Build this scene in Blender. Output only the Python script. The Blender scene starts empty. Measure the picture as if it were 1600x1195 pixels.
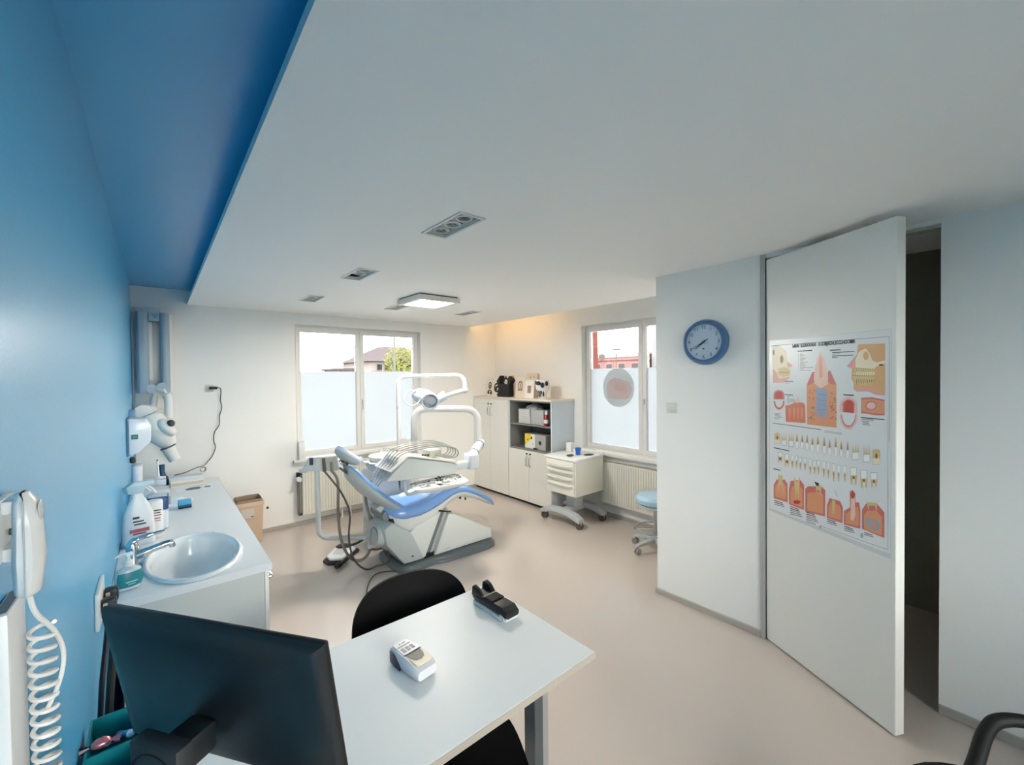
import bpy, bmesh, math, random
from mathutils import Vector, Matrix
random.seed(7)
scene = bpy.context.scene
COL = scene.collection

# ------------------------------------------------------------------ camera
PITCH, YAW, ROLL = math.radians(-0.9546), math.radians(40.2549), math.radians(-0.6565)
_F = Vector((math.sin(YAW)*math.cos(PITCH), math.cos(YAW)*math.cos(PITCH), math.sin(PITCH)))
_r = Vector((math.cos(YAW), -math.sin(YAW), 0)); _u = _r.cross(_F)
_R = _r*math.cos(ROLL) + _u*math.sin(ROLL); _U = -_r*math.sin(ROLL) + _u*math.cos(ROLL)
cam_d = bpy.data.cameras.new('camera'); cam = bpy.data.objects.new('camera', cam_d); COL.objects.link(cam)
cam.matrix_world = Matrix((( _R.x, _U.x, -_F.x, 0), (_R.y, _U.y, -_F.y, 0), (_R.z, _U.z, -_F.z, 1.86), (0, 0, 0, 1)))
cam_d.sensor_width = 36.0; cam_d.lens = 657.81/1600*36.0; cam_d.clip_start = 0.02; cam_d.clip_end = 300
scene.camera = cam

# ------------------------------------------------------------------ sky, exposure
world = bpy.data.worlds.new('overcast_sky'); scene.world = world; world.use_nodes = True
_bg = world.node_tree.nodes['Background']; _bg.inputs['Color'].default_value = (1.0, 0.945, 0.89, 1); _bg.inputs['Strength'].default_value = 14.0
scene.view_settings.view_transform = 'Standard'; scene.view_settings.look = 'None'
scene.view_settings.exposure = 1.0; scene.view_settings.gamma = 1.0; scene.view_settings.use_curve_mapping = False
scene.cycles.max_bounces = 14; scene.cycles.diffuse_bounces = 8; scene.cycles.glossy_bounces = 4
scene.cycles.transmission_bounces = 8; scene.cycles.transparent_max_bounces = 12
scene.cycles.caustics_reflective = False; scene.cycles.caustics_refractive = False
scene.cycles.sample_clamp_indirect = 8.0
LAMP_W = 66.0      # radiance of the square ceiling lamp's diffuser
LED_W = 22.0       # radiance of the warm strip in the cove

# ------------------------------------------------------------------ room numbers (metres)
L, D, CB, E1, C, W1, Y1, Y2, Y3, E2, W2 = -.181, 5.789, 2.825, .278, 2.672, 3.222, 1.921, 1.089, .239, 4.013, 4.523
ZC = .864

# ------------------------------------------------------------------ materials
def lin(c):
    return tuple(((v/255)/12.92 if v/255 <= .04045 else ((v/255+.055)/1.055)**2.4) for v in c)
MATS = {}
def mat(name, rgb, rough=.5, metal=0., bump=0., bscale=80., vary=0., vscale=3., spec=.5, trans=0., emit=None, estr=0., coat=0., alpha=1.):
    if name in MATS: return MATS[name]
    m = bpy.data.materials.new(name); m.use_nodes = True; nt = m.node_tree; b = nt.nodes['Principled BSDF']
    c = lin(rgb) + (1,)
    b.inputs['Base Color'].default_value = c; b.inputs['Roughness'].default_value = rough; b.inputs['Metallic'].default_value = metal
    b.inputs['Specular IOR Level'].default_value = spec
    if trans: b.inputs['Transmission Weight'].default_value = trans
    if coat: b.inputs['Coat Weight'].default_value = coat; b.inputs['Coat Roughness'].default_value = .13
    if alpha < 1: b.inputs['Alpha'].default_value = alpha
    if emit: b.inputs['Emission Color'].default_value = tuple(emit)+(1,); b.inputs['Emission Strength'].default_value = estr
    if bump or vary:
        tc = nt.nodes.new('ShaderNodeTexCoord')
    if vary:
        n = nt.nodes.new('ShaderNodeTexNoise'); n.inputs['Scale'].default_value = vscale; n.inputs['Detail'].default_value = 5
        nt.links.new(tc.outputs['Object'], n.inputs['Vector'])
        mx = nt.nodes.new('ShaderNodeMix'); mx.data_type = 'RGBA'
        mx.inputs['A'].default_value = tuple(v*(1-vary) for v in c[:3])+(1,); mx.inputs['B'].default_value = tuple(min(1, v*(1+vary)) for v in c[:3])+(1,)
        nt.links.new(n.outputs['Fac'], mx.inputs['Factor']); nt.links.new(mx.outputs['Result'], b.inputs['Base Color'])
    if bump:
        n = nt.nodes.new('ShaderNodeTexNoise'); n.inputs['Scale'].default_value = bscale; n.inputs['Detail'].default_value = 4
        nt.links.new(tc.outputs['Object'], n.inputs['Vector'])
        bp = nt.nodes.new('ShaderNodeBump'); bp.inputs['Strength'].default_value = bump; bp.inputs['Distance'].default_value = .002
        nt.links.new(n.outputs['Fac'], bp.inputs['Height']); nt.links.new(bp.outputs['Normal'], b.inputs['Normal'])
    MATS[name] = m; return m
def glass_mat(name, tint=(1, 1, 1)):
    m = bpy.data.materials.new(name); m.use_nodes = True; nt = m.node_tree; nt.nodes.clear()
    o = nt.nodes.new('ShaderNodeOutputMaterial'); mix = nt.nodes.new('ShaderNodeMixShader'); t = nt.nodes.new('ShaderNodeBsdfTransparent')
    g = nt.nodes.new('ShaderNodeBsdfGlossy'); g.inputs['Roughness'].default_value = .02; f = nt.nodes.new('ShaderNodeFresnel'); f.inputs['IOR'].default_value = 1.45
    t.inputs['Color'].default_value = tint+(1,)
    nt.links.new(f.outputs[0], mix.inputs[0]); nt.links.new(t.outputs[0], mix.inputs[1]); nt.links.new(g.outputs[0], mix.inputs[2]); nt.links.new(mix.outputs[0], o.inputs[0])
    MATS[name] = m; return m
def film_mat(name, rgb, back=.2):
    m = bpy.data.materials.new(name); m.use_nodes = True; nt = m.node_tree; nt.nodes.clear()
    o = nt.nodes.new('ShaderNodeOutputMaterial'); t = nt.nodes.new('ShaderNodeBsdfTranslucent'); t.inputs['Color'].default_value = tuple(rgb)+(1,)
    d = nt.nodes.new('ShaderNodeBsdfDiffuse'); d.inputs['Color'].default_value = (.75, .78, .8, 1); mix = nt.nodes.new('ShaderNodeMixShader'); mix.inputs[0].default_value = back
    nt.links.new(t.outputs[0], mix.inputs[1]); nt.links.new(d.outputs[0], mix.inputs[2]); nt.links.new(mix.outputs[0], o.inputs[0])
    MATS[name] = m; return m
WHITE_WALL = mat('white_wall_paint', (236, 235, 231), .55, bump=.12, bscale=160, vary=.015, vscale=1.5)
CEIL = mat('white_ceiling_paint', (245, 244, 241), .75, bump=.06, bscale=200)
BLUE = mat('blue_wall_paint', (82, 172, 218), .27, bump=.22, bscale=110, spec=.55)
FLOOR = mat('resin_floor', (194, 182, 173), .3, vary=.05, vscale=.9, spec=.5, coat=.7)
BASEB = mat('baseboard_grey', (172, 166, 158), .5)
WHITE = mat('white_plastic', (228, 228, 225), .3)
LAM = mat('white_laminate', (224, 224, 220), .35, vary=.01, vscale=2)
PVC = mat('white_window_frame', (222, 220, 216), .35)
ENAMEL = mat('cream_enamel', (222, 219, 207), .35)
GREY = mat('light_grey_plastic', (182, 187, 187), .35)
MGREY = mat('mid_grey_plastic', (122, 128, 130), .4)
DGREY = mat('dark_grey_plastic', (66, 72, 75), .4)
BLACK = mat('black_plastic', (14, 15, 17), .4)
BLACKM = mat('black_matt', (8, 9, 10), .55)
CHROME = mat('chrome', (205, 208, 212), .12, metal=1.)
STEEL = mat('brushed_steel', (170, 172, 174), .32, metal=1.)
ALU = mat('aluminium', (158, 158, 160), .35, metal=.85)
VINYL = mat('blue_vinyl', (118, 160, 214), .3, coat=.2)
GLASS = glass_mat('window_glass', (.88, .90, .90))
FILM = film_mat('frosted_film', (.20, .224, .25), .35)

# ------------------------------------------------------------------ mesh builder
class MB:
    def __init__(s, M=None): s.v = []; s.f = []; s.m = []; s.M = M or Matrix(); s.mi = 0
    def add(s, vs, fs):
        o = len(s.v); s.v += [s.M @ Vector(p) for p in vs]; s.f += [[i+o for i in q] for q in fs]; s.m += [s.mi]*len(fs); return s
    def box(s, x0, x1, y0, y1, z0, z1, r=0., seg=2):
        if r <= 0:
            return s.add([(x0,y0,z0),(x1,y0,z0),(x1,y1,z0),(x0,y1,z0),(x0,y0,z1),(x1,y0,z1),(x1,y1,z1),(x0,y1,z1)],
                         [(0,3,2,1),(4,5,6,7),(0,1,5,4),(1,2,6,5),(2,3,7,6),(3,0,4,7)])
        bm = bmesh.new(); bmesh.ops.create_cube(bm, size=1)
        for v in bm.verts: v.co = Vector(((x0+x1)/2+v.co.x*(x1-x0), (y0+y1)/2+v.co.y*(y1-y0), (z0+z1)/2+v.co.z*(z1-z0)))
        bmesh.ops.bevel(bm, geom=list(bm.edges), offset=min(r, .49*min(x1-x0, y1-y0, z1-z0)), segments=seg, affect='EDGES', profile=.5, clamp_overlap=True)
        bm.verts.index_update(); s.add([tuple(v.co) for v in bm.verts], [[v.index for v in f.verts] for f in bm.faces]); bm.free(); return s
    def prism(s, pts, a0, a1, axis='y', r=0., seg=2):
        """polygon extruded along an axis: axis y takes (x, z) points, z takes (x, y), x takes (y, z)"""
        def P(p, a): return (p[0], a, p[1]) if axis == 'y' else (p[0], p[1], a) if axis == 'z' else (a, p[0], p[1])
        n = len(pts); vs = [P(p, a0) for p in pts] + [P(p, a1) for p in pts]
        fs = [list(range(n)), list(range(2*n-1, n-1, -1))] + [(i, (i+1) % n, (i+1) % n+n, i+n) for i in range(n)]
        if r <= 0: return s.add(vs, fs)
        bm = bmesh.new(); bv = [bm.verts.new(p) for p in vs]
        for q in fs: bm.faces.new([bv[i] for i in q])
        bmesh.ops.recalc_face_normals(bm, faces=bm.faces)
        bmesh.ops.bevel(bm, geom=list(bm.edges), offset=r, segments=seg, affect='EDGES', profile=.5, clamp_overlap=True)
        bm.verts.index_update(); s.add([tuple(v.co) for v in bm.verts], [[v.index for v in f.verts] for f in bm.faces]); bm.free(); return s
    def loft(s, rings, cap0=True, cap1=True, closed=True):
        n = len(rings[0]); vs = [p for r in rings for p in r]; fs = []
        for k in range(len(rings)-1):
            for i in range(n if closed else n-1):
                j = (i+1) % n; fs.append((k*n+i, k*n+j, (k+1)*n+j, (k+1)*n+i))
        if cap0: fs.append(list(range(n-1, -1, -1)))
        if cap1: fs.append([(len(rings)-1)*n+i for i in range(n)])
        return s.add(vs, fs)
    def cyl(s, p0, p1, r0, r1=None, n=16, cap=True):
        r1 = r0 if r1 is None else r1; p0, p1 = Vector(p0), Vector(p1); d = (p1-p0).normalized()
        a = d.orthogonal().normalized(); b = d.cross(a)
        ring = lambda p, r: [p+a*(r*math.cos(2*math.pi*i/n))+b*(r*math.sin(2*math.pi*i/n)) for i in range(n)]
        return s.loft([ring(p0, r0), ring(p1, r1)], cap, cap)
    def lathe(s, prof, c=(0, 0, 0), n=24, sx=1., sy=1., cap0=True, cap1=True):
        return s.loft([[(c[0]+r*sx*math.cos(2*math.pi*i/n), c[1]+r*sy*math.sin(2*math.pi*i/n), c[2]+z) for i in range(n)] for r, z in prof], cap0, cap1)
    def tube(s, pts, r, n=8, smooth=0, closed=False, rad=None):
        pts = [Vector(p) for p in pts]
        if smooth: pts = spline(pts, smooth, closed)
        m = len(pts); rings = []; ref = None
        for i, p in enumerate(pts):
            if closed: t = pts[(i+1) % m]-pts[i-1]
            else: t = pts[min(i+1, m-1)]-pts[max(i-1, 0)]
            t.normalize()
            a = t.orthogonal() if ref is None else ref - t*ref.dot(t)
            if a.length < 1e-5: a = t.orthogonal()
            a.normalize(); ref = a; b = t.cross(a); q = r if rad is None else rad[min(i, len(rad)-1)]
            rings.append([p+a*(q*math.cos(2*math.pi*k/n))+b*(q*math.sin(2*math.pi*k/n)) for k in range(n)])
        if closed: rings.append(rings[0]); return s.loft(rings, False, False)
        return s.loft(rings)
    def ell(s, c, rx, ry, rz, n=16, m=10, z0=-1., z1=1.):
        prof = []
        for k in range(m+1):
            t = z0+(z1-z0)*k/m; t = math.sin(t*math.pi/2)
            prof.append((max(.001, math.sqrt(max(0, 1-t*t))), t*rz))
        return s.loft([[(c[0]+q*rx*math.cos(2*math.pi*i/n), c[1]+q*ry*math.sin(2*math.pi*i/n), c[2]+z) for i in range(n)] for q, z in prof])
    def torus(s, c, axis, R, r, n=28, k=8):
        ax = Vector(axis).normalized(); a = ax.orthogonal().normalized(); b = ax.cross(a); c = Vector(c)
        return s.tube([c+a*(R*math.cos(2*math.pi*i/n))+b*(R*math.sin(2*math.pi*i/n)) for i in range(n)], r, k, closed=True)
    def holed(s, a0, a1, b0, b1, t0, t1, holes, axis):
        """slab in the (a, b) plane, thickness t0..t1 along axis, rectangular holes (a0, a1, b0, b1)"""
        A = sorted({a0, a1, *[v for h in holes for v in h[:2]]}); B = sorted({b0, b1, *[v for h in holes for v in h[2:]]})
        def P(a, b, t): return (t, a, b) if axis == 'x' else (a, t, b) if axis == 'y' else (a, b, t)
        solid = lambda i, j: 0 <= i < len(A)-1 and 0 <= j < len(B)-1 and not any(h[0] <= (A[i]+A[i+1])/2 <= h[1] and h[2] <= (B[j]+B[j+1])/2 <= h[3] for h in holes)
        ids = {}; vs = []; fs = []
        def V(i, j, k):
            if (i, j, k) not in ids: ids[i, j, k] = len(vs); vs.append(P(A[i], B[j], (t0, t1)[k]))
            return ids[i, j, k]
        for i in range(len(A)-1):
            for j in range(len(B)-1):
                if not solid(i, j): continue
                fs.append((V(i,j,0), V(i,j+1,0), V(i+1,j+1,0), V(i+1,j,0))); fs.append((V(i,j,1), V(i+1,j,1), V(i+1,j+1,1), V(i,j+1,1)))
                if not solid(i-1, j): fs.append((V(i,j,0), V(i,j,1), V(i,j+1,1), V(i,j+1,0)))
                if not solid(i+1, j): fs.append((V(i+1,j,0), V(i+1,j+1,0), V(i+1,j+1,1), V(i+1,j,1)))
                if not solid(i, j-1): fs.append((V(i,j,0), V(i+1,j,0), V(i+1,j,1), V(i,j,1)))
                if not solid(i, j+1): fs.append((V(i,j+1,0), V(i,j+1,1), V(i+1,j+1,1), V(i+1,j+1,0)))
        return s.add(vs, fs)
def spline(pts, k, closed=False):
    m = len(pts); out = []
    for i in range(m if closed else m-1):
        g = lambda j: pts[j % m] if closed else pts[max(0, min(m-1, j))]
        a, b, c, d = g(i-1), g(i), g(i+1), g(i+2)
        for q in range(k):
            t = q/k; out.append(.5*((2*b)+(c-a)*t+(2*a-5*b+4*c-d)*t*t+(3*b-a-3*c+d)*t**3))
    if not closed: out.append(pts[-1])
    return out
XF = {}
def thing(name, label, cat, loc=(0, 0, 0), rz=0., group=None, kind=None, M=None):
    o = bpy.data.objects.new(name, None); COL.objects.link(o); o.empty_display_size = .05
    M = M or (Matrix.Translation(loc) @ Matrix.Rotation(rz, 4, 'Z')); o.matrix_world = M; XF[o.name] = M
    tag(o, label, cat, group, kind); return o
def tag(o, label=None, cat=None, group=None, kind=None):
    if label: o['label'] = label
    if cat: o['category'] = cat
    if group: o['group'] = group
    if kind: o['kind'] = kind
    return o
def obj(name, mb, m, parent=None, label=None, smooth=35, world=True):
    """links one mesh; the builder holds world coordinates (world=True) or the parent's own"""
    me = bpy.data.meshes.new(name); inv = XF[parent.name].inverted() if (parent is not None and world) else Matrix()
    me.from_pydata([tuple(inv @ v) for v in mb.v], [], mb.f)
    for q in (m if isinstance(m, (list, tuple)) else [m]): me.materials.append(q)
    if isinstance(m, (list, tuple)): me.polygons.foreach_set('material_index', mb.m)
    bm = bmesh.new(); bm.from_mesh(me); bmesh.ops.recalc_face_normals(bm, faces=bm.faces); bm.to_mesh(me); bm.free()
    if smooth: me.shade_smooth(); me.set_sharp_from_angle(angle=math.radians(smooth))
    o = bpy.data.objects.new(name, me); COL.objects.link(o)
    if parent is not None: o.parent = parent; XF[o.name] = XF[parent.name]
    else: XF[o.name] = Matrix()
    if label: o['label'] = label
    return o
def struct(name, mb, m, parent=None):
    o = obj(name, mb, m, parent)
    if parent is None: o['kind'] = 'structure'
    return o
def copy_tree(o, parent=None):
    c = o.copy(); COL.objects.link(c)
    if parent is not None: c.parent = parent
    for ch in list(o.children): copy_tree(ch, c)
    return c
def text(name, s, size, m, M, parent, align='CENTER', ext=.0003, bold=0.):
    cu = bpy.data.curves.new(name, 'FONT'); cu.body = s; cu.size = size; cu.align_x = align; cu.align_y = 'CENTER'; cu.extrude = ext; cu.offset = bold; cu.resolution_u = 3
    t = bpy.data.objects.new('tmp_text', cu); COL.objects.link(t)
    me = bpy.data.meshes.new_from_object(t.evaluated_get(bpy.context.evaluated_depsgraph_get())); bpy.data.objects.remove(t); bpy.data.curves.remove(cu)
    inv = XF[parent.name].inverted()
    me.transform(inv @ M); me.materials.clear(); me.materials.append(m); me.name = name
    o = bpy.data.objects.new(name, me); COL.objects.link(o); o.parent = parent; XF[o.name] = XF[parent.name]; return o
def frame(o, x, y, z=None):
    """matrix with origin o and axes x, y (z = x cross y)"""
    x = Vector(x).normalized(); y = Vector(y).normalized(); z = x.cross(y).normalized() if z is None else Vector(z)
    return Matrix(((x.x, y.x, z.x, o[0]), (x.y, y.y, z.y, o[1]), (x.z, y.z, z.z, o[2]), (0, 0, 0, 1)))

# ================================================================== the setting
HX0, HX1, HZ0, HZ1 = 1.345, 3.085, .84, 2.535        # window opening in the back wall
GY0, GY1 = 2.09, 3.84                                # window opening in the right wall (y)
struct('floor', MB().box(-.6, 5.4, -2.3, 6.2, -.12, 0), FLOOR)
struct('wall_left', MB().box(L-.2, L, -2.2, D+.28, 0, CB), BLUE)
struct('wall_back', MB().holed(L, W2+.28, 0, CB, D, D+.28, [(HX0, HX1, HZ0, HZ1)], 'y'), WHITE_WALL)
struct('wall_right', MB().holed(Y1-.14, D, 0, CB, W2, W2+.28, [(GY0, GY1, HZ0, HZ1)], 'x'), WHITE_WALL)
struct('wall_partition', MB().holed(-2.2, Y1, 0, C, W1, W1+.12, [(Y3, Y2, -.01, 2.648)], 'x'), WHITE_WALL)
struct('wall_return', MB().box(W1+.12, W2+.28, Y1-.14, Y1, 0, CB), WHITE_WALL)
RX0, RX1 = -.05, 2.15                                  # opening of the unseen window added behind the camera for its light
struct('wall_rear', MB().holed(L, W2+.28, 0, CB, -2.48, -2.2, [(RX0, RX1, HZ0, HZ1)], 'y'), WHITE_WALL)
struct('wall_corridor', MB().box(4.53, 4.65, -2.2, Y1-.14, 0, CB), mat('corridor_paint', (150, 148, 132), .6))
SPOTS = [(1.24, 1.95), (1.245, 3.32), (1.24, 4.61), (2.17, 4.61), (3.09, 4.52)]
SW, SL = .067, .187
mb = MB().holed(E1, E2, -2.2, D, C, C+.035, [(x-SW, x+SW, y-SL, y+SL) for x, y in SPOTS], 'z')
mb.box(3.55, 3.6, -2.2, D, C+.035, CB)  # unseen upright added to stop cove light leaking over the slab
struct('ceiling', mb, CEIL)
struct('ceiling_recess', MB().box(L, 1.3, -2.2, D, CB, CB+.1), BLUE)
struct('ceiling_cove', MB().box(1.3, W2+.28, -2.2, D, CB, CB+.1), CEIL)
for nm, b in (('baseboard_back', (L+.65, W2, D-.014, D, 0, .048)), ('baseboard_right', (W2-.014, W2, Y1, D, 0, .048)),
              ('baseboard_partition', (W1-.014, W1, Y2+.035, Y1+.014, 0, .048)), ('baseboard_near', (W1-.014, W1, -2.2, Y3, 0, .048))):
    struct(nm, MB().box(*b, r=.003, seg=1), BASEB)
# slim metal trim at the door's hinge side and the corner edge of the partition
struct('trim_1', MB().box(W1-.012, W1+.02, Y2, Y2+.03, 0, C), mat('trim_grey', (176, 176, 172), .4))

def window(n, M, w, h, split, film=True):
    """local frame: x along the wall, y outwards, z up; opening w x h, split at x = split"""
    t = thing('window_%d' % n, None, None, M=M, kind='structure')
    fr = MB(M)
    fr.holed(0, w, 0, h, .10, .165, [(.022, w-.022, .022, h-.022)], 'y'); obj('window_frame', fr, PVC, t)
    sl = MB(M); sl.box(-.05, w+.05, -.06, .10, -.045, -.005, r=.006); obj('window_sill', sl, mat('sill_stone', (226, 224, 220), .25), t)
    osl = MB(M); osl.box(-.02, w+.02, .165, .34, -.05, .0); obj('outer_sill', osl, mat('sill_outside', (120, 122, 124), .5), t)
    for k, (a, b) in enumerate(((.024, split-.002), (split+.002, w-.024))):
        s = MB(M); s.holed(a, b, .024, h-.024, .085, .15, [(a+.052, b-.052, .072, h-.085)], 'y'); so = obj('sash', s, PVC, t)
        g = MB(M); g.box(a+.05, b-.05, .118, .122, .07, h-.083); obj('pane', g, GLASS, so)
        fl = MB(M)
        if film: fl.add([(a+.052, .115, .072), (b-.052, .115, .072), (b-.052, .115, 1.94-HZ0), (a+.052, .115, 1.94-HZ0)], [(0, 1, 2, 3)]); obj('frosted_film', fl, FILM, so)
        bd = MB(M)
        for q in ((a+.05, a+.058, .07, h-.083), (b-.058, b-.05, .07, h-.083)): bd.box(q[0], q[1], .105, .118, q[2], q[3])
        obj('glazing_bead', bd, PVC, so)
        if k == 1:
            hd = MB(M); hd.box(a+.012, a+.036, .072, .086, .64, .72, r=.004); hd.cyl((a+.024, .086, .695), (a+.024, .04, .695), .009); hd.box(a+.013, a+.035, .036, .05, .575, .708, r=.005)
            obj('window_handle', hd, mat('handle_white', (205, 204, 200), .3), so)
    return t
window(1, Matrix.Translation((HX0, D, HZ0)), HX1-HX0, HZ1-HZ0, 2.19-HX0)
window(3, frame((RX1, -2.2, HZ0), (-1, 0, 0), (0, -1, 0)), RX1-RX0, HZ1-HZ0, 1.1, False)  # unseen window, added to brighten the front of the room
M2 = frame((W2, GY1, HZ0), (0, -1, 0), (1, 0, 0))
w2t = window(2, M2, GY1-GY0, HZ1-HZ0, .90)
# round sticker and a small grey disc on the second window's glass
t = thing('mouth_sticker', 'large round translucent sticker with pink lips on the window pane beside the trolley', 'sticker', (W2+.10, 3.315, 1.685))
SM = frame((W2+.108, 3.315, 1.685), (0, -1, 0), (0, 0, 1))
def disc(M, rx, ry, t0, t1, n=40, cx=0, cy=0):
    return MB(M).add([(cx+rx*math.cos(2*math.pi*i/n), cy+ry*math.sin(2*math.pi*i/n), t1) for i in range(n)], [list(range(n))])
obj('sticker_disc', disc(SM, .245, .255, 0, .001), film_mat('sticker_grey', (.60, .59, .57), .04), t)
def blob(M, pts, z0, z1):
    q = spline([Vector((*w, 0)) for w in pts], 5, True); return MB(M).add([(p.x, p.y, z1) for p in q], [list(range(len(q)))])
obj('face_print', blob(SM, [(-.17, .05), (-.06, .13), (.07, .1), (.19, .06), (.2, -.08), (.12, -.15), (-.05, -.15), (-.16, -.12)], .001, .0016), film_mat('sticker_skin', (.98, .82, .78), .03), t)
obj('lip_print', blob(SM, [(-.09, .05), (-.03, .085), (.03, .07), (.1, .06), (.14, -.02), (.08, -.075), (0, -.075), (-.06, -.03)], .0016, .0022), film_mat('sticker_lip', (.97, .80, .78), .03), t)
obj('teeth_print', blob(SM, [(-.055, .035), (0, .04), (.09, .01), (.085, -.03), (.03, -.045), (-.03, -.015)], .0022, .0028), film_mat('sticker_teeth', (.99, .97, .95), .01), t)
tag(obj('round_disc', disc(frame((W2+.112, 3.578, 2.093), (0, -1, 0), (0, 0, 1)), .05, .05, 0, .001), film_mat('disc_small', (.10, .09, .085), .1)), 'small plain grey round disc high on the window pane', 'sticker')

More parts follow.
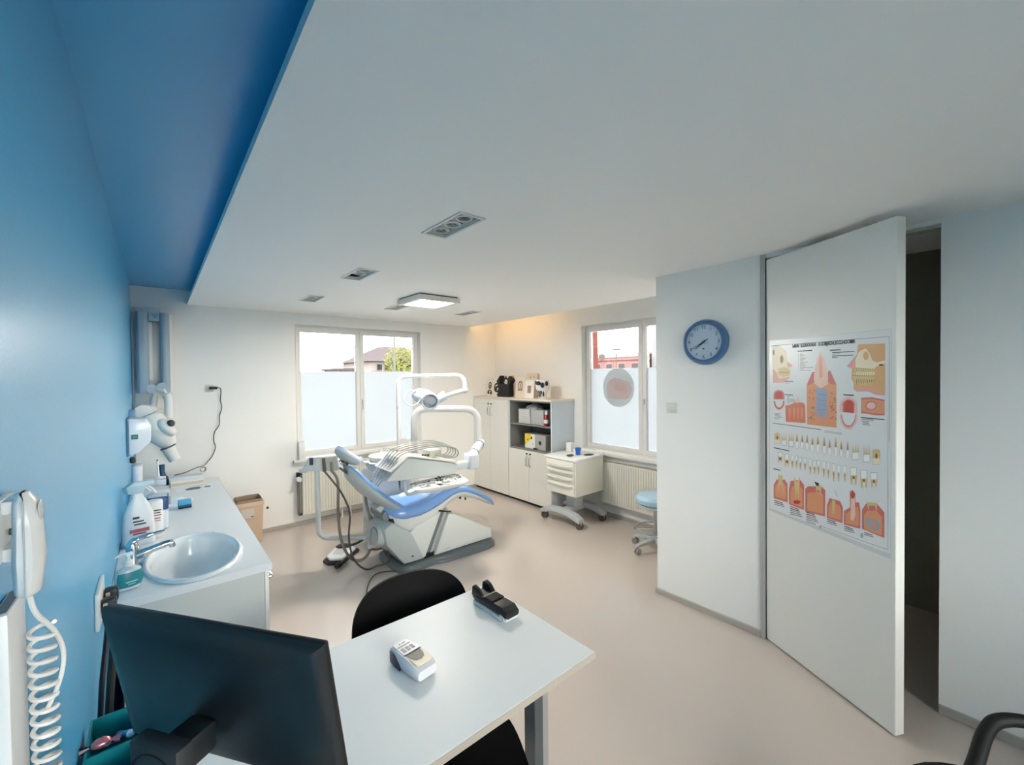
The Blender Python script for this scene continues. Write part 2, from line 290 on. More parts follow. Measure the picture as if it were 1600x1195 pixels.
# door leaf, opened into the room
DH = Vector((W1, Y2, 0)); DD = Vector((-.479, -.878, 0)); DN = Vector((-.878, .479, 0))
DM = frame(DH, DD, (0, 0, 1))      # x along the leaf, y up, z towards the room
dr = thing('door_1', None, None, M=DM, kind='structure')
obj('door_leaf', MB(DM).box(.004, .826, .008, 2.632, -.058, 0, r=.003, seg=1), mat('door_paint', (226, 225, 219), .4, vary=.01), dr)
mb = MB()
mb.box(W1+.025, W1+.10, Y3+.001, Y2-.001, 2.634, 2.647); obj('head_track', mb, mat('track_beige', (196, 193, 182), .5), dr)
obj('closer_slot', MB(DM).box(.66, .72, 2.633, 2.638, -.045, -.012), BLACK, dr)
POSTER = [
('tan','1274,4016 1549,4004 1549,3472 1461,3472 1383,3506 1260,3502 1224,3526 1228,3590 1201,3644 1208,3750 1147,3778 1208,3846 1260,3906'),
('pink','1260,3906 1255,3770 1208,3750 1147,3778 1208,3846'),
('pink','1228,3558 1383,3542 1549,3496 1549,3472 1461,3472 1383,3506 1260,3502 1224,3526'),
('cream','1281,3936 1352,3966 1396,3914 1421,3836 1470,3810 1554,3832 1563,3804 1470,3772 1440,3746 1249,3764 1244,3844'),
('tan','1386,3884 1383,3868 1379,3854 1371,3846 1362,3840 1352,3840 1343,3846 1336,3856 1331,3870 1328,3886 1330,3902 1336,3916 1342,3926 1352,3932 1362,3930 1371,3924 1379,3914 1383,3900'),
('ink','1533,3786 1532,3782 1527,3780 1522,3778 1515,3776 1507,3778 1499,3778 1492,3780 1490,3784 1488,3786 1490,3790 1492,3792 1499,3794 1507,3794 1515,3794 1522,3794 1527,3792 1532,3788'),
('bone','1249,3764 1440,3746 1451,3624 1353,3572 1249,3590 1208,3674'),
('cream','1255,3716 1269,3716 1267,3680 1258,3680'),
('ink','1255,3634 1260,3634 1265,3580 1260,3580'),
('cream','1278,3716 1292,3716 1290,3680 1280,3680'),
('ink','1278,3634 1283,3636 1287,3584 1283,3584'),
('cream','1301,3716 1315,3716 1312,3680 1303,3680'),
('ink','1301,3634 1306,3636 1311,3588 1306,3588'),
('cream','1324,3716 1337,3716 1336,3680 1324,3680'),
('ink','1324,3632 1328,3636 1333,3590 1328,3590'),
('cream','1345,3716 1360,3716 1358,3680 1347,3680'),
('ink','1345,3632 1351,3636 1353,3594 1351,3594'),
('cream','1367,3716 1381,3716 1379,3680 1370,3680'),
('ink','1367,3630 1372,3636 1377,3598 1372,3598'),
('cream','1390,3716 1404,3716 1401,3680 1392,3680'),
('ink','1390,3630 1395,3636 1399,3602 1395,3602'),
('cream','1411,3716 1424,3716 1422,3680 1413,3680'),
('ink','1411,3628 1415,3636 1420,3604 1415,3604'),
('cream','1433,3716 1447,3714 1445,3680 1433,3680'),
('ink','1433,3628 1438,3636 1442,3608 1438,3608'),
('line','1255,3760 1258,3758 1262,3722 1258,3722'),
('line','1280,3758 1283,3758 1287,3722 1283,3722'),
('line','1303,3758 1308,3758 1312,3722 1308,3722'),
('line','1328,3758 1333,3758 1336,3722 1333,3722'),
('line','1353,3758 1356,3758 1361,3720 1358,3720'),
('line','1377,3756 1380,3756 1383,3720 1381,3720'),
('line','1401,3756 1404,3756 1408,3720 1405,3720'),
('line','1424,3756 1427,3756 1431,3720 1429,3720'),
('line','1208,3678 1451,3672 1451,3668 1208,3672'),
('cream','114,4056 255,4066 355,3990 363,3864 442,3806 405,3752 413,3664 317,3588 130,3580'),
('pink','130,3768 201,3716 226,3638 332,3652 405,3664 317,3588 130,3580'),
('pink','363,3864 442,3806 405,3782 358,3790'),
('brown','301,3892 298,3874 294,3858 287,3846 278,3840 269,3840 262,3848 255,3860 251,3876 248,3894 251,3912 255,3928 262,3940 269,3946 278,3946 287,3938 294,3926 298,3910'),
('brown','155,3988 155,3976 152,3964 149,3956 146,3950 141,3950 137,3956 133,3964 130,3976 130,3990 130,4004 133,4014 137,4024 141,4028 146,4028 149,4022 153,4014 155,4002'),
('bone','209,3766 317,3790 405,3752 398,3676 287,3658 226,3690'),
('line','226,3728 392,3720 392,3712 226,3718'),
('orange','644,3562 743,3618 923,3620 1029,3570 1030,3078 652,3074'),
('gum','647,3566 722,3722 752,3724 743,3594 684,3564'),
('gum','923,3720 950,3742 1028,3574 960,3574 926,3608'),
('flesh','824,3964 875,3880 914,3766 923,3574 825,3526 752,3582 756,3758 786,3884'),
('pink','825,3928 852,3846 861,3664 814,3642 807,3826'),
('blue','773,3530 921,3518 914,3258 875,3188 814,3192 770,3258'),
('line','789,3456 900,3454 900,3448 789,3450'),
('line','789,3386 900,3386 900,3380 789,3382'),
('line','789,3340 900,3340 900,3336 789,3336'),
('line','789,3270 900,3272 900,3268 789,3266'),
('blue','948,3294 936,3292 935,3266 945,3266'),
('blue','945,3266 935,3266 927,3242 936,3238'),
('blue','936,3238 927,3242 914,3220 923,3214'),
('blue','923,3214 914,3220 898,3200 904,3192'),
('blue','904,3192 898,3200 877,3186 882,3176'),
('blue','882,3176 877,3186 855,3178 857,3168'),
('blue','857,3168 855,3178 832,3176 832,3164'),
('blue','832,3164 832,3176 811,3180 807,3170'),
('blue','807,3170 811,3180 790,3192 783,3180'),
('blue','783,3180 790,3192 773,3208 764,3198'),
('blue','764,3198 773,3208 759,3228 747,3222'),
('blue','747,3222 759,3228 750,3252 739,3248'),
('blue','739,3248 750,3252 747,3278 736,3278'),
('brown','982,3204 995,3210 998,3202 984,3194'),
('brown','702,3180 718,3188 720,3180 705,3170'),
('brown','702,3148 718,3154 720,3146 705,3138'),
('brown','1005,3390 1019,3396 1020,3388 1007,3382'),
('brown','731,3198 747,3206 750,3198 734,3188'),
('brown','706,3462 721,3470 724,3462 709,3454'),
('brown','740,3216 755,3222 756,3214 743,3206'),
('brown','985,3276 998,3282 1003,3274 986,3266'),
('brown','969,3184 982,3192 985,3184 971,3176'),
('brown','675,3470 690,3478 693,3468 677,3462'),
('brown','1016,3256 1029,3262 1032,3254 1019,3246'),
('brown','970,3324 985,3332 986,3324 973,3316'),
('brown','706,3182 722,3190 725,3182 709,3172'),
('brown','1011,3180 1026,3186 1029,3178 1014,3170'),
('brown','950,3182 964,3190 966,3182 952,3174'),
('brown','736,3286 752,3294 754,3286 739,3278'),
('brown','743,3500 756,3506 759,3498 745,3490'),
('brown','731,3394 747,3402 749,3394 734,3386'),
('brown','670,3410 686,3418 688,3408 672,3402'),
('brown','725,3296 740,3304 743,3296 727,3288'),
('brown','967,3332 982,3340 985,3332 969,3324'),
('brown','736,3150 752,3156 755,3148 739,3140'),
('brown','688,3164 705,3170 706,3162 691,3154'),
('brown','960,3474 973,3480 976,3472 961,3464'),
('brown','1007,3404 1021,3410 1023,3402 1010,3394'),
('brown','1007,3368 1020,3374 1023,3366 1010,3358'),
('brown','706,3290 721,3296 724,3288 708,3280'),
('brown','977,3304 991,3310 994,3302 980,3294'),
('brown','1014,3184 1028,3192 1029,3184 1016,3176'),
('brown','706,3226 721,3232 724,3224 709,3216'),
('brown','961,3310 976,3316 977,3308 964,3300'),
('brown','941,3362 955,3368 957,3360 943,3352'),
('brown','966,3266 979,3272 982,3264 969,3256'),
('brown','665,3156 681,3164 684,3156 668,3146'),
('brown','973,3466 986,3472 989,3466 976,3458'),
('brown','998,3424 1011,3430 1014,3422 1001,3416'),
('brown','695,3156 711,3162 713,3154 697,3146'),
('brown','718,3278 734,3284 736,3276 721,3268'),
('brown','964,3298 977,3304 980,3296 966,3288'),
('brown','986,3290 1000,3296 1003,3288 989,3280'),
('brown','681,3492 697,3498 700,3490 684,3482'),
('brown','954,3432 969,3438 970,3432 957,3424'),
('brown','727,3406 741,3412 745,3404 729,3396'),
('brown','984,3410 998,3416 1000,3408 986,3400'),
('brown','943,3318 957,3324 960,3316 945,3308'),
('brown','979,3364 994,3370 995,3364 982,3356'),
('gum','139,3414 141,3426 146,3440 152,3452 162,3462 175,3470 189,3478 205,3484 221,3486 237,3486 253,3484 269,3480 283,3474 294,3466 303,3456 310,3446 314,3434 317,3422'),
('red','167,3414 167,3424 171,3434 175,3442 183,3450 192,3458 201,3462 212,3466 223,3468 235,3468 246,3468 257,3464 267,3460 276,3454 282,3446 287,3438 289,3430 292,3420'),
('gum','139,3414 317,3422 317,3366 139,3358'),
('red','168,3414 289,3420 289,3370 168,3362'),
('gum','319,3346 294,3344 292,3324 317,3318'),
('gum','317,3318 292,3324 287,3304 310,3292'),
('gum','310,3292 287,3304 278,3286 298,3268'),
('gum','298,3268 278,3286 267,3272 282,3248'),
('gum','282,3248 267,3272 253,3260 262,3234'),
('gum','262,3234 253,3260 239,3254 242,3226'),
('gum','242,3226 239,3254 224,3254 221,3224'),
('gum','221,3224 224,3254 209,3258 201,3230'),
('gum','201,3230 209,3258 196,3266 180,3242'),
('gum','180,3242 196,3266 184,3280 164,3260'),
('gum','164,3260 184,3280 175,3296 152,3282'),
('gum','152,3282 175,3296 171,3316 144,3308'),
('gum','144,3308 171,3316 168,3336 141,3336'),
('red2','330,3286 405,3300 463,3332 520,3348 603,3334 624,3306 628,3088 339,3074'),
('flesh','520,3432 544,3342 517,3328 490,3336'),
('orange','383,3252 417,3260 404,3116 389,3114'),
('orange','449,3256 481,3264 469,3122 456,3120'),
('orange','506,3260 538,3270 526,3128 513,3126'),
('orange','563,3264 593,3274 581,3134 568,3132'),
('pale','1064,3334 1066,3352 1073,3370 1082,3388 1094,3402 1107,3416 1123,3426 1141,3434 1162,3438 1181,3440 1199,3436 1216,3430 1233,3422 1246,3410 1258,3398 1265,3382 1271,3364 1272,3348'),
('pale','1064,3334 1272,3348 1272,3260 1066,3264'),
('gum','1098,3336 1098,3348 1103,3362 1110,3374 1116,3384 1128,3394 1140,3402 1151,3408 1165,3410 1178,3412 1190,3410 1203,3406 1215,3400 1224,3392 1231,3382 1237,3370 1240,3358 1242,3346'),
('gum','1103,3336 1235,3344 1235,3264 1103,3264'),
('red','1119,3336 1119,3348 1122,3360 1126,3372 1132,3382 1140,3390 1148,3396 1157,3402 1169,3404 1178,3404 1187,3404 1197,3400 1206,3394 1212,3386 1219,3378 1224,3366 1226,3356 1226,3344'),
('red','1121,3336 1224,3344 1225,3266 1121,3266'),
('pale','1272,3250 1242,3250 1240,3222 1269,3210'),
('pale','1269,3210 1240,3222 1233,3194 1260,3172'),
('pale','1260,3172 1233,3194 1224,3170 1246,3138'),
('pale','1246,3138 1224,3170 1210,3150 1228,3110'),
('pale','1228,3110 1210,3150 1196,3134 1208,3088'),
('pale','1208,3088 1196,3134 1180,3126 1182,3076'),
('pale','1182,3076 1180,3126 1162,3124 1160,3074'),
('pale','1160,3074 1162,3124 1147,3130 1135,3080'),
('pale','1135,3080 1147,3130 1131,3140 1114,3096'),
('pale','1114,3096 1131,3140 1119,3158 1094,3122'),
('pale','1094,3122 1119,3158 1107,3182 1080,3154'),
('pale','1080,3154 1107,3182 1101,3208 1071,3192'),
('pale','1071,3192 1101,3208 1098,3238 1066,3232'),
('gum','1255,3250 1246,3250 1244,3220 1251,3216'),
('gum','1251,3216 1244,3220 1237,3190 1244,3184'),
('gum','1244,3184 1237,3190 1226,3164 1233,3154'),
('gum','1233,3154 1226,3164 1212,3142 1217,3130'),
('gum','1217,3130 1212,3142 1197,3126 1200,3114'),
('gum','1200,3114 1197,3126 1181,3118 1181,3102'),
('gum','1181,3102 1181,3118 1162,3116 1162,3100'),
('gum','1162,3100 1162,3116 1146,3120 1141,3106'),
('gum','1141,3106 1146,3120 1128,3134 1123,3120'),
('gum','1123,3120 1128,3134 1114,3152 1107,3142'),
('gum','1107,3142 1114,3152 1105,3178 1096,3168'),
('gum','1096,3168 1105,3178 1097,3206 1089,3200'),
('gum','1089,3200 1097,3206 1094,3238 1085,3236'),
('orange','1308,3436 1422,3446 1545,3426 1547,3268 1461,3262 1308,3274'),
('gum','1308,3436 1422,3448 1545,3428 1545,3412 1422,3428 1308,3418'),
('gum','1308,3290 1461,3276 1547,3284 1547,3268 1461,3260 1308,3272'),
('gum','1472,3362 1467,3346 1458,3330 1442,3318 1424,3312 1404,3310 1383,3314 1367,3324 1356,3338 1353,3354 1356,3372 1367,3388 1383,3400 1402,3406 1422,3408 1442,3402 1458,3392 1467,3380'),
('pale','1458,3360 1456,3348 1449,3336 1436,3326 1421,3322 1404,3320 1390,3324 1377,3330 1368,3342 1365,3354 1368,3366 1377,3378 1390,3388 1404,3392 1421,3394 1436,3390 1449,3382 1456,3372'),
('ink','513,3990 722,3988 722,3978 513,3980'),
('line','549,3948 590,3948 590,3942 549,3942'),
('ink','526,3948 531,3948 531,3942 526,3942'),
('line','549,3932 624,3930 624,3924 549,3926'),
('ink','526,3932 531,3932 531,3926 526,3926'),
('line','549,3914 603,3914 603,3908 549,3908'),
('ink','526,3914 531,3914 531,3908 526,3908'),
('line','549,3898 638,3896 638,3890 549,3892'),
('ink','526,3898 531,3898 531,3892 526,3892'),
('line','549,3880 618,3880 618,3874 549,3874'),
('ink','526,3880 531,3880 531,3874 526,3874'),
('line','549,3864 603,3864 603,3858 549,3858'),
('ink','526,3864 531,3864 531,3858 526,3858'),
('line','549,3846 656,3846 656,3840 549,3840'),
('ink','526,3846 531,3846 531,3840 526,3840'),
('line','549,3830 610,3830 610,3824 549,3824'),
('ink','526,3830 531,3830 531,3824 526,3824'),
('line','549,3812 631,3814 631,3808 549,3806'),
('ink','526,3812 531,3812 531,3806 526,3806'),
('line','549,3796 624,3796 624,3790 549,3790'),
('ink','526,3796 531,3796 531,3790 526,3790'),
('line','549,3780 736,3778 736,3772 549,3774'),
('ink','526,3778 531,3778 531,3772 526,3772'),
('line','549,3762 603,3764 603,3758 549,3756'),
('ink','526,3762 531,3762 531,3756 526,3756'),
('line','549,3746 704,3746 704,3740 549,3740'),
('ink','526,3744 531,3744 531,3738 526,3738'),
('line','948,3978 1080,3978 1080,3962 948,3960'),
('ink','977,3946 1237,3944 1237,3936 977,3938'),
('line','977,3926 1069,3926 1069,3922 977,3920'),
('ink','977,3906 1224,3904 1224,3896 977,3898'),
('ink','977,3888 1041,3886 1041,3880 977,3880'),
('ink','324,3608 449,3604 449,3594 324,3598'),
('line','324,3578 405,3576 405,3572 324,3574'),
('ink','324,3434 449,3432 449,3422 324,3424'),
('line','358,3410 405,3412 405,3406 358,3404'),
('line','358,3390 392,3392 392,3386 358,3384'),
('line','358,3370 472,3376 472,3370 358,3364'),
('line','358,3350 478,3356 478,3350 358,3344'),
('line','358,3330 405,3332 405,3326 358,3324'),
('line','161,3176 262,3178 262,3172 161,3170'),
('line','161,3158 239,3158 239,3152 161,3152'),
('line','161,3140 255,3142 255,3136 161,3134'),
('line','161,3122 294,3128 294,3122 161,3116'),
('line','161,3104 232,3104 232,3098 161,3096'),
('ink','1110,3466 1228,3466 1228,3452 1110,3454'),
('ink','1303,3228 1545,3228 1545,3218 1303,3218'),
('ink','1312,3208 1438,3208 1438,3202 1312,3202'),
('ink','1312,3190 1395,3186 1395,3180 1312,3184'),
('ink','1324,3174 1387,3168 1387,3162 1324,3168'),
('ink','1324,3156 1404,3152 1404,3146 1324,3150'),
('ink','128,3038 839,3038 839,3030 128,3030'),
('linelt','882,3032 1094,3032 1094,3004 882,3004'),
('line','98,4086 1585,4072 1585,4068 98,4080'),
('line','1585,4072 1588,4072 1592,3004 1588,3002'),
('line','1575,3262 1577,3262 1584,1894 1581,1892'),
('line','832,1878 1584,1896 1584,1892 832,1874'),
('ink','127,4082 233,4080 233,4074 127,4074'),
('toothedge','158,2890 202,2916 246,2902 246,2770 158,2756'),
('bone','162,2886 202,2912 242,2898 242,2828 162,2816'),
('cream','162,2816 242,2828 242,2774 162,2762'),
('brown','217,2848 214,2840 212,2832 209,2826 205,2822 199,2820 194,2824 192,2828 189,2836 187,2844 189,2852 192,2860 194,2868 199,2870 205,2872 209,2868 212,2864 214,2856'),
('bone','273,2832 278,2930 295,2834'),
('bone','301,2836 310,2934 321,2838'),
('bone','329,2840 344,2938 349,2842'),
('bone','271,2840 349,2850 349,2832 271,2820'),
('toothedge','271,2824 349,2834 349,2762 271,2750'),
('white','277,2822 344,2832 344,2768 277,2758'),
('bone','385,2840 389,2944 405,2844'),
('bone','413,2844 422,2948 432,2848'),
('bone','438,2848 451,2952 458,2850'),
('bone','383,2848 458,2858 458,2840 383,2828'),
('toothedge','383,2832 458,2844 458,2764 383,2752'),
('white','389,2832 451,2840 451,2770 389,2760'),
('toothedge','508,2950 528,2854 535,2808 522,2756 492,2750 478,2798 485,2848'),
('bone','508,2944 525,2846 490,2842'),
('white','525,2846 533,2808 519,2758 494,2754 481,2800 490,2842'),
('brown','508,2928 513,2838 501,2838'),
('toothedge','581,2948 602,2858 610,2814 597,2764 568,2760 554,2804 560,2850'),
('bone','581,2942 599,2850 565,2846'),
('white','599,2850 606,2814 594,2768 569,2762 558,2806 565,2846'),
('brown','581,2928 588,2842 576,2840'),
('toothedge','652,2960 672,2860 678,2812 665,2756 636,2752 624,2802 631,2854'),
('bone','652,2956 668,2854 634,2848'),
('white','668,2854 675,2812 663,2760 640,2756 627,2804 634,2848'),
('brown','652,2940 656,2846 647,2844'),
('toothedge','724,2940 743,2848 750,2804 739,2754 711,2750 697,2796 705,2842'),
('bone','724,2936 740,2842 706,2836'),
('white','740,2842 747,2804 736,2756 713,2752 700,2796 706,2836'),
('brown','724,2920 730,2834 718,2832'),
('toothedge','798,2966 816,2860 823,2810 811,2752 784,2748 773,2800 779,2854'),
('bone','798,2960 814,2854 781,2848'),
('white','814,2854 820,2808 809,2754 786,2750 775,2802 781,2848'),
('brown','798,2946 802,2846 793,2844'),
('toothedge','880,2966 900,2858 905,2806 893,2748 868,2744 855,2798 861,2852'),
('bone','880,2962 896,2852 866,2846'),
('white','896,2852 902,2806 891,2752 870,2748 859,2798 866,2846'),
('brown','880,2946 886,2844 875,2842'),
('toothedge','948,2942 966,2848 971,2802 960,2750 935,2746 923,2794 929,2842'),
('bone','948,2938 961,2842 932,2836'),
('white','961,2842 969,2802 957,2752 936,2748 926,2794 932,2836'),
('brown','948,2924 952,2834 943,2832'),
('toothedge','1023,2982 1039,2866 1046,2812 1035,2750 1010,2746 998,2802 1005,2860'),
('bone','1023,2978 1037,2860 1007,2856'),
('white','1037,2860 1044,2810 1032,2752 1011,2748 1003,2804 1007,2856'),
('brown','1023,2964 1028,2854 1019,2852'),
('toothedge','1087,2946 1106,2850 1112,2804 1100,2752 1076,2746 1064,2796 1071,2844'),
('bone','1087,2940 1103,2844 1073,2838'),
('white','1103,2844 1107,2802 1098,2754 1078,2750 1069,2796 1073,2838'),
('brown','1087,2926 1092,2836 1084,2834'),
('toothedge','1162,2960 1178,2854 1185,2804 1174,2748 1150,2744 1140,2796 1146,2850'),
('bone','1162,2956 1175,2848 1148,2844'),
('white','1175,2848 1182,2804 1172,2750 1153,2746 1142,2796 1148,2844'),
('brown','1162,2942 1166,2842 1157,2840'),
('bone','1215,2834 1216,2936 1231,2836'),
('bone','1242,2838 1249,2942 1256,2842'),
('bone','1269,2844 1280,2946 1283,2846'),
('bone','1210,2840 1285,2852 1285,2836 1210,2824'),
('toothedge','1210,2826 1285,2840 1285,2758 1210,2744'),
('white','1215,2826 1283,2838 1283,2764 1215,2750'),
('bone','1336,2834 1336,2942 1349,2838'),
('bone','1361,2840 1367,2946 1374,2842'),
('bone','1386,2844 1396,2950 1399,2846'),
('bone','1331,2840 1404,2854 1404,2838 1331,2824'),
('toothedge','1331,2828 1404,2840 1404,2756 1331,2740'),
('white','1336,2826 1399,2838 1399,2760 1336,2748'),
('toothedge','1430,2888 1467,2910 1504,2900 1504,2754 1430,2738'),
('bone','1433,2886 1467,2908 1501,2898 1501,2820 1433,2806'),
('cream','1433,2806 1501,2820 1502,2756 1433,2742'),
('brown','1479,2836 1479,2826 1477,2816 1474,2810 1470,2806 1465,2806 1461,2808 1458,2814 1456,2822 1455,2830 1456,2840 1458,2848 1461,2856 1465,2860 1470,2860 1474,2858 1476,2852 1479,2844'),
('toothedge','212,2656 283,2670 283,2600 212,2586'),
('white','218,2650 277,2662 277,2598 217,2588'),
('bone','212,2592 283,2606 276,2528 265,2526 257,2572 239,2568 233,2520 218,2518'),
('brown','235,2588 260,2592 267,2554 232,2554'),
('toothedge','320,2652 389,2666 389,2582 320,2568'),
('white','326,2648 383,2658 383,2580 326,2568'),
('bone','320,2574 389,2588 382,2496 371,2494 363,2554 346,2550 342,2486 326,2484'),
('brown','344,2568 367,2574 373,2536 339,2536'),
('toothedge','413,2652 460,2660 457,2578 439,2486 417,2570'),
('white','417,2648 458,2656 454,2576 422,2570'),
('bone','422,2570 454,2576 442,2490 431,2488'),
('brown','433,2592 442,2592 438,2506'),
('toothedge','476,2656 524,2666 519,2586 501,2500 481,2578'),
('white','481,2652 519,2660 515,2586 483,2580'),
('bone','483,2580 515,2586 506,2504 494,2502'),
('brown','497,2600 504,2602 500,2520'),
('toothedge','534,2646 581,2656 576,2578 559,2492 538,2570'),
('white','538,2642 576,2650 572,2576 542,2570'),
('bone','542,2570 572,2576 563,2496 551,2494'),
('brown','554,2592 560,2592 556,2512'),
('toothedge','602,2654 647,2662 643,2584 627,2500 606,2576'),
('white','604,2650 643,2656 638,2584 609,2578'),
('bone','609,2578 638,2584 629,2506 618,2502'),
('brown','620,2598 627,2600 624,2520'),
('toothedge','674,2652 718,2660 713,2562 697,2454 677,2554'),
('white','677,2648 713,2656 711,2560 681,2554'),
('bone','681,2554 711,2560 700,2460 690,2458'),
('brown','693,2576 699,2576 696,2474'),
('toothedge','731,2640 775,2648 773,2570 756,2482 736,2562'),
('white','736,2636 773,2644 768,2568 739,2562'),
('bone','739,2562 768,2568 759,2488 749,2486'),
('brown','750,2582 756,2584 754,2502'),
('toothedge','784,2658 827,2666 823,2580 807,2486 789,2572'),
('white','789,2654 823,2660 820,2580 791,2574'),
('bone','791,2574 820,2580 811,2492 802,2490'),
('brown','802,2594 809,2594 807,2506'),
('toothedge','854,2660 895,2668 891,2572 877,2470 857,2566'),
('white','857,2656 892,2664 889,2572 861,2566'),
('bone','861,2566 889,2572 880,2474 870,2472'),
('brown','871,2586 877,2588 875,2488'),
('toothedge','911,2660 952,2668 948,2570 935,2466 916,2564'),
('white','916,2656 948,2664 945,2570 918,2564'),
('bone','918,2564 945,2570 936,2470 927,2468'),
('brown','929,2584 935,2584 932,2484'),
('toothedge','977,2656 1016,2664 1014,2560 998,2448 982,2552'),
('white','980,2652 1014,2658 1011,2558 985,2552'),
('bone','985,2552 1011,2558 1003,2452 994,2450'),
('brown','994,2572 1001,2574 998,2466'),
('toothedge','1037,2650 1075,2658 1073,2562 1057,2460 1041,2556'),
('white','1041,2646 1073,2654 1069,2562 1044,2556'),
('bone','1044,2556 1069,2562 1062,2464 1053,2462'),
('brown','1053,2576 1060,2576 1057,2478'),
('toothedge','1110,2658 1147,2666 1144,2574 1131,2476 1114,2568'),
('white','1112,2654 1144,2660 1141,2574 1116,2568'),
('bone','1116,2568 1141,2574 1132,2482 1125,2480'),
('brown','1126,2588 1132,2588 1128,2494'),
('toothedge','1191,2658 1265,2674 1265,2578 1191,2562'),
('white','1196,2654 1260,2668 1262,2578 1196,2562'),
('bone','1191,2568 1265,2584 1258,2482 1247,2480 1237,2554 1219,2550 1215,2472 1199,2468'),
('brown','1221,2566 1237,2570 1242,2538 1219,2538'),
('toothedge','1303,2652 1374,2666 1374,2572 1303,2554'),
('white','1308,2648 1370,2660 1370,2570 1308,2556'),
('bone','1303,2560 1374,2576 1367,2474 1358,2470 1349,2546 1331,2542 1326,2462 1311,2458'),
('brown','1331,2558 1347,2562 1352,2532 1328,2532'),
('toothedge','1410,2650 1476,2664 1477,2586 1410,2570'),
('white','1413,2644 1473,2658 1473,2586 1413,2572'),
('bone','1410,2576 1477,2592 1470,2508 1461,2504 1452,2562 1436,2558 1430,2498 1417,2494'),
('brown','1436,2574 1451,2578 1456,2548 1433,2548'),
('ink','141,2708 397,2706 397,2696 141,2698'),
('ink','137,2422 251,2424 251,2412 137,2410'),
('line','130,3038 843,3038 843,3034 130,3032'),
('gum','143,2194 192,2280 320,2310 363,2264 363,2022 143,2016'),
('orange','167,2168 205,2232 307,2258 342,2226 342,2050 167,2042'),
('gum','388,2190 414,2318 560,2362 610,2312 604,2000 388,2006'),
('orange','408,2158 431,2250 547,2286 588,2252 584,2026 408,2026'),
('gum','627,2270 665,2312 846,2356 893,2324 891,2010 627,1984'),
('orange','654,2212 684,2244 830,2282 868,2260 866,2032 654,2008'),
('gum','918,2156 948,2246 1075,2246 1107,2186 1103,2004 914,2002'),
('orange','936,2132 961,2198 1062,2202 1087,2158 1087,2028 932,2022'),
('gum','1121,2148 1190,2210 1187,2390 1222,2412 1249,2386 1249,2284 1290,2296 1303,2218 1303,2010 1121,1994'),
('orange','1141,2126 1196,2174 1196,2302 1224,2320 1244,2302 1244,2228 1277,2238 1287,2184 1287,2032 1141,2016'),
('gum','1321,2224 1362,2302 1474,2336 1547,2268 1548,2002 1321,2016'),
('orange','1343,2172 1376,2232 1467,2260 1524,2214 1524,2020 1345,2024'),
('bone','221,2362 251,2336 280,2376 310,2088 271,2226 242,2218 212,2078'),
('bone','460,2384 506,2324 551,2406 534,2088 506,2222 488,2076'),
('bone','765,2396 846,2356 830,2234 814,2304 790,2298 781,2236'),
('bone','977,2240 1023,2230 1001,2074 986,2070'),
('flesh','1201,2392 1240,2402 1250,2148 1230,2072 1196,2074'),
('bone','1368,2324 1477,2344 1474,2232 1456,2306 1395,2292 1390,2232'),
('red','560,2084 558,2074 549,2064 534,2054 517,2046 497,2040 479,2038 465,2040 456,2044 451,2052 456,2062 465,2072 479,2082 497,2090 517,2096 534,2098 549,2096 558,2092'),
('ink','752,2392 814,2386 807,2346 774,2352'),
('red','1242,2362 1240,2348 1237,2334 1231,2324 1224,2318 1216,2316 1208,2318 1203,2326 1199,2336 1199,2350 1199,2364 1203,2378 1208,2390 1216,2396 1224,2398 1231,2394 1237,2388 1240,2376'),
('flesh','1242,2124 1240,2110 1237,2096 1231,2086 1224,2078 1216,2076 1210,2078 1203,2084 1199,2096 1199,2110 1199,2124 1203,2138 1209,2150 1216,2156 1224,2158 1231,2156 1237,2148 1240,2138'),
('grey','1356,2154 1488,2166 1517,2106 1463,2040 1362,2064'),
('grey2','1476,2118 1474,2106 1467,2094 1456,2084 1445,2074 1431,2070 1420,2070 1411,2074 1404,2082 1401,2094 1404,2106 1410,2118 1420,2130 1431,2138 1445,2142 1456,2142 1467,2138 1474,2130'),
('ink','150,1994 290,1994 289,1984 150,1984'),
('ink','150,1968 303,1974 303,1964 150,1958'),
('line','150,1942 317,1954 317,1944 150,1932'),
('ink','405,1986 534,1988 534,1978 405,1978'),
('ink','405,1962 547,1968 547,1958 405,1952'),
('line','405,1938 559,1948 559,1940 405,1928'),
('line','405,1914 572,1930 572,1920 405,1904'),
('line','405,1890 584,1910 584,1900 405,1880'),
('ink','640,1988 756,1990 756,1980 640,1980'),
('ink','640,1966 768,1970 768,1962 640,1956'),
('line','640,1942 781,1952 781,1944 640,1932'),
('line','640,1920 793,1934 793,1924 640,1910'),
('line','640,1896 804,1914 804,1906 640,1886'),
('line','640,1872 765,1880 765,1870 640,1864'),
('ink','914,1992 1020,1994 1020,1984 914,1984'),
('ink','914,1970 1030,1976 1030,1966 914,1962'),
('line','914,1948 1041,1958 1041,1948 914,1940'),
('ink','1125,1982 1224,1982 1224,1974 1125,1972'),
('ink','1125,1960 1233,1966 1233,1958 1125,1952'),
('line','1125,1940 1242,1948 1242,1940 1125,1930'),
('ink','1343,1990 1433,1992 1433,1984 1343,1982'),
('ink','1345,1970 1442,1974 1442,1968 1345,1962'),
('ink','1007,2356 1046,2294 1046,2288 1007,2350'),
('grey','845,1872 845,1864 841,1856 839,1850 834,1846 829,1844 823,1846 820,1850 818,1854 815,1862 818,1868 820,1876 823,1882 827,1886 834,1888 839,1886 841,1884 845,1878'),
('grey','1337,1952 1337,1942 1335,1932 1330,1924 1324,1920 1319,1918 1312,1918 1308,1922 1305,1930 1303,1938 1305,1948 1308,1958 1312,1964 1318,1970 1324,1972 1330,1972 1333,1966 1337,1960'),
]
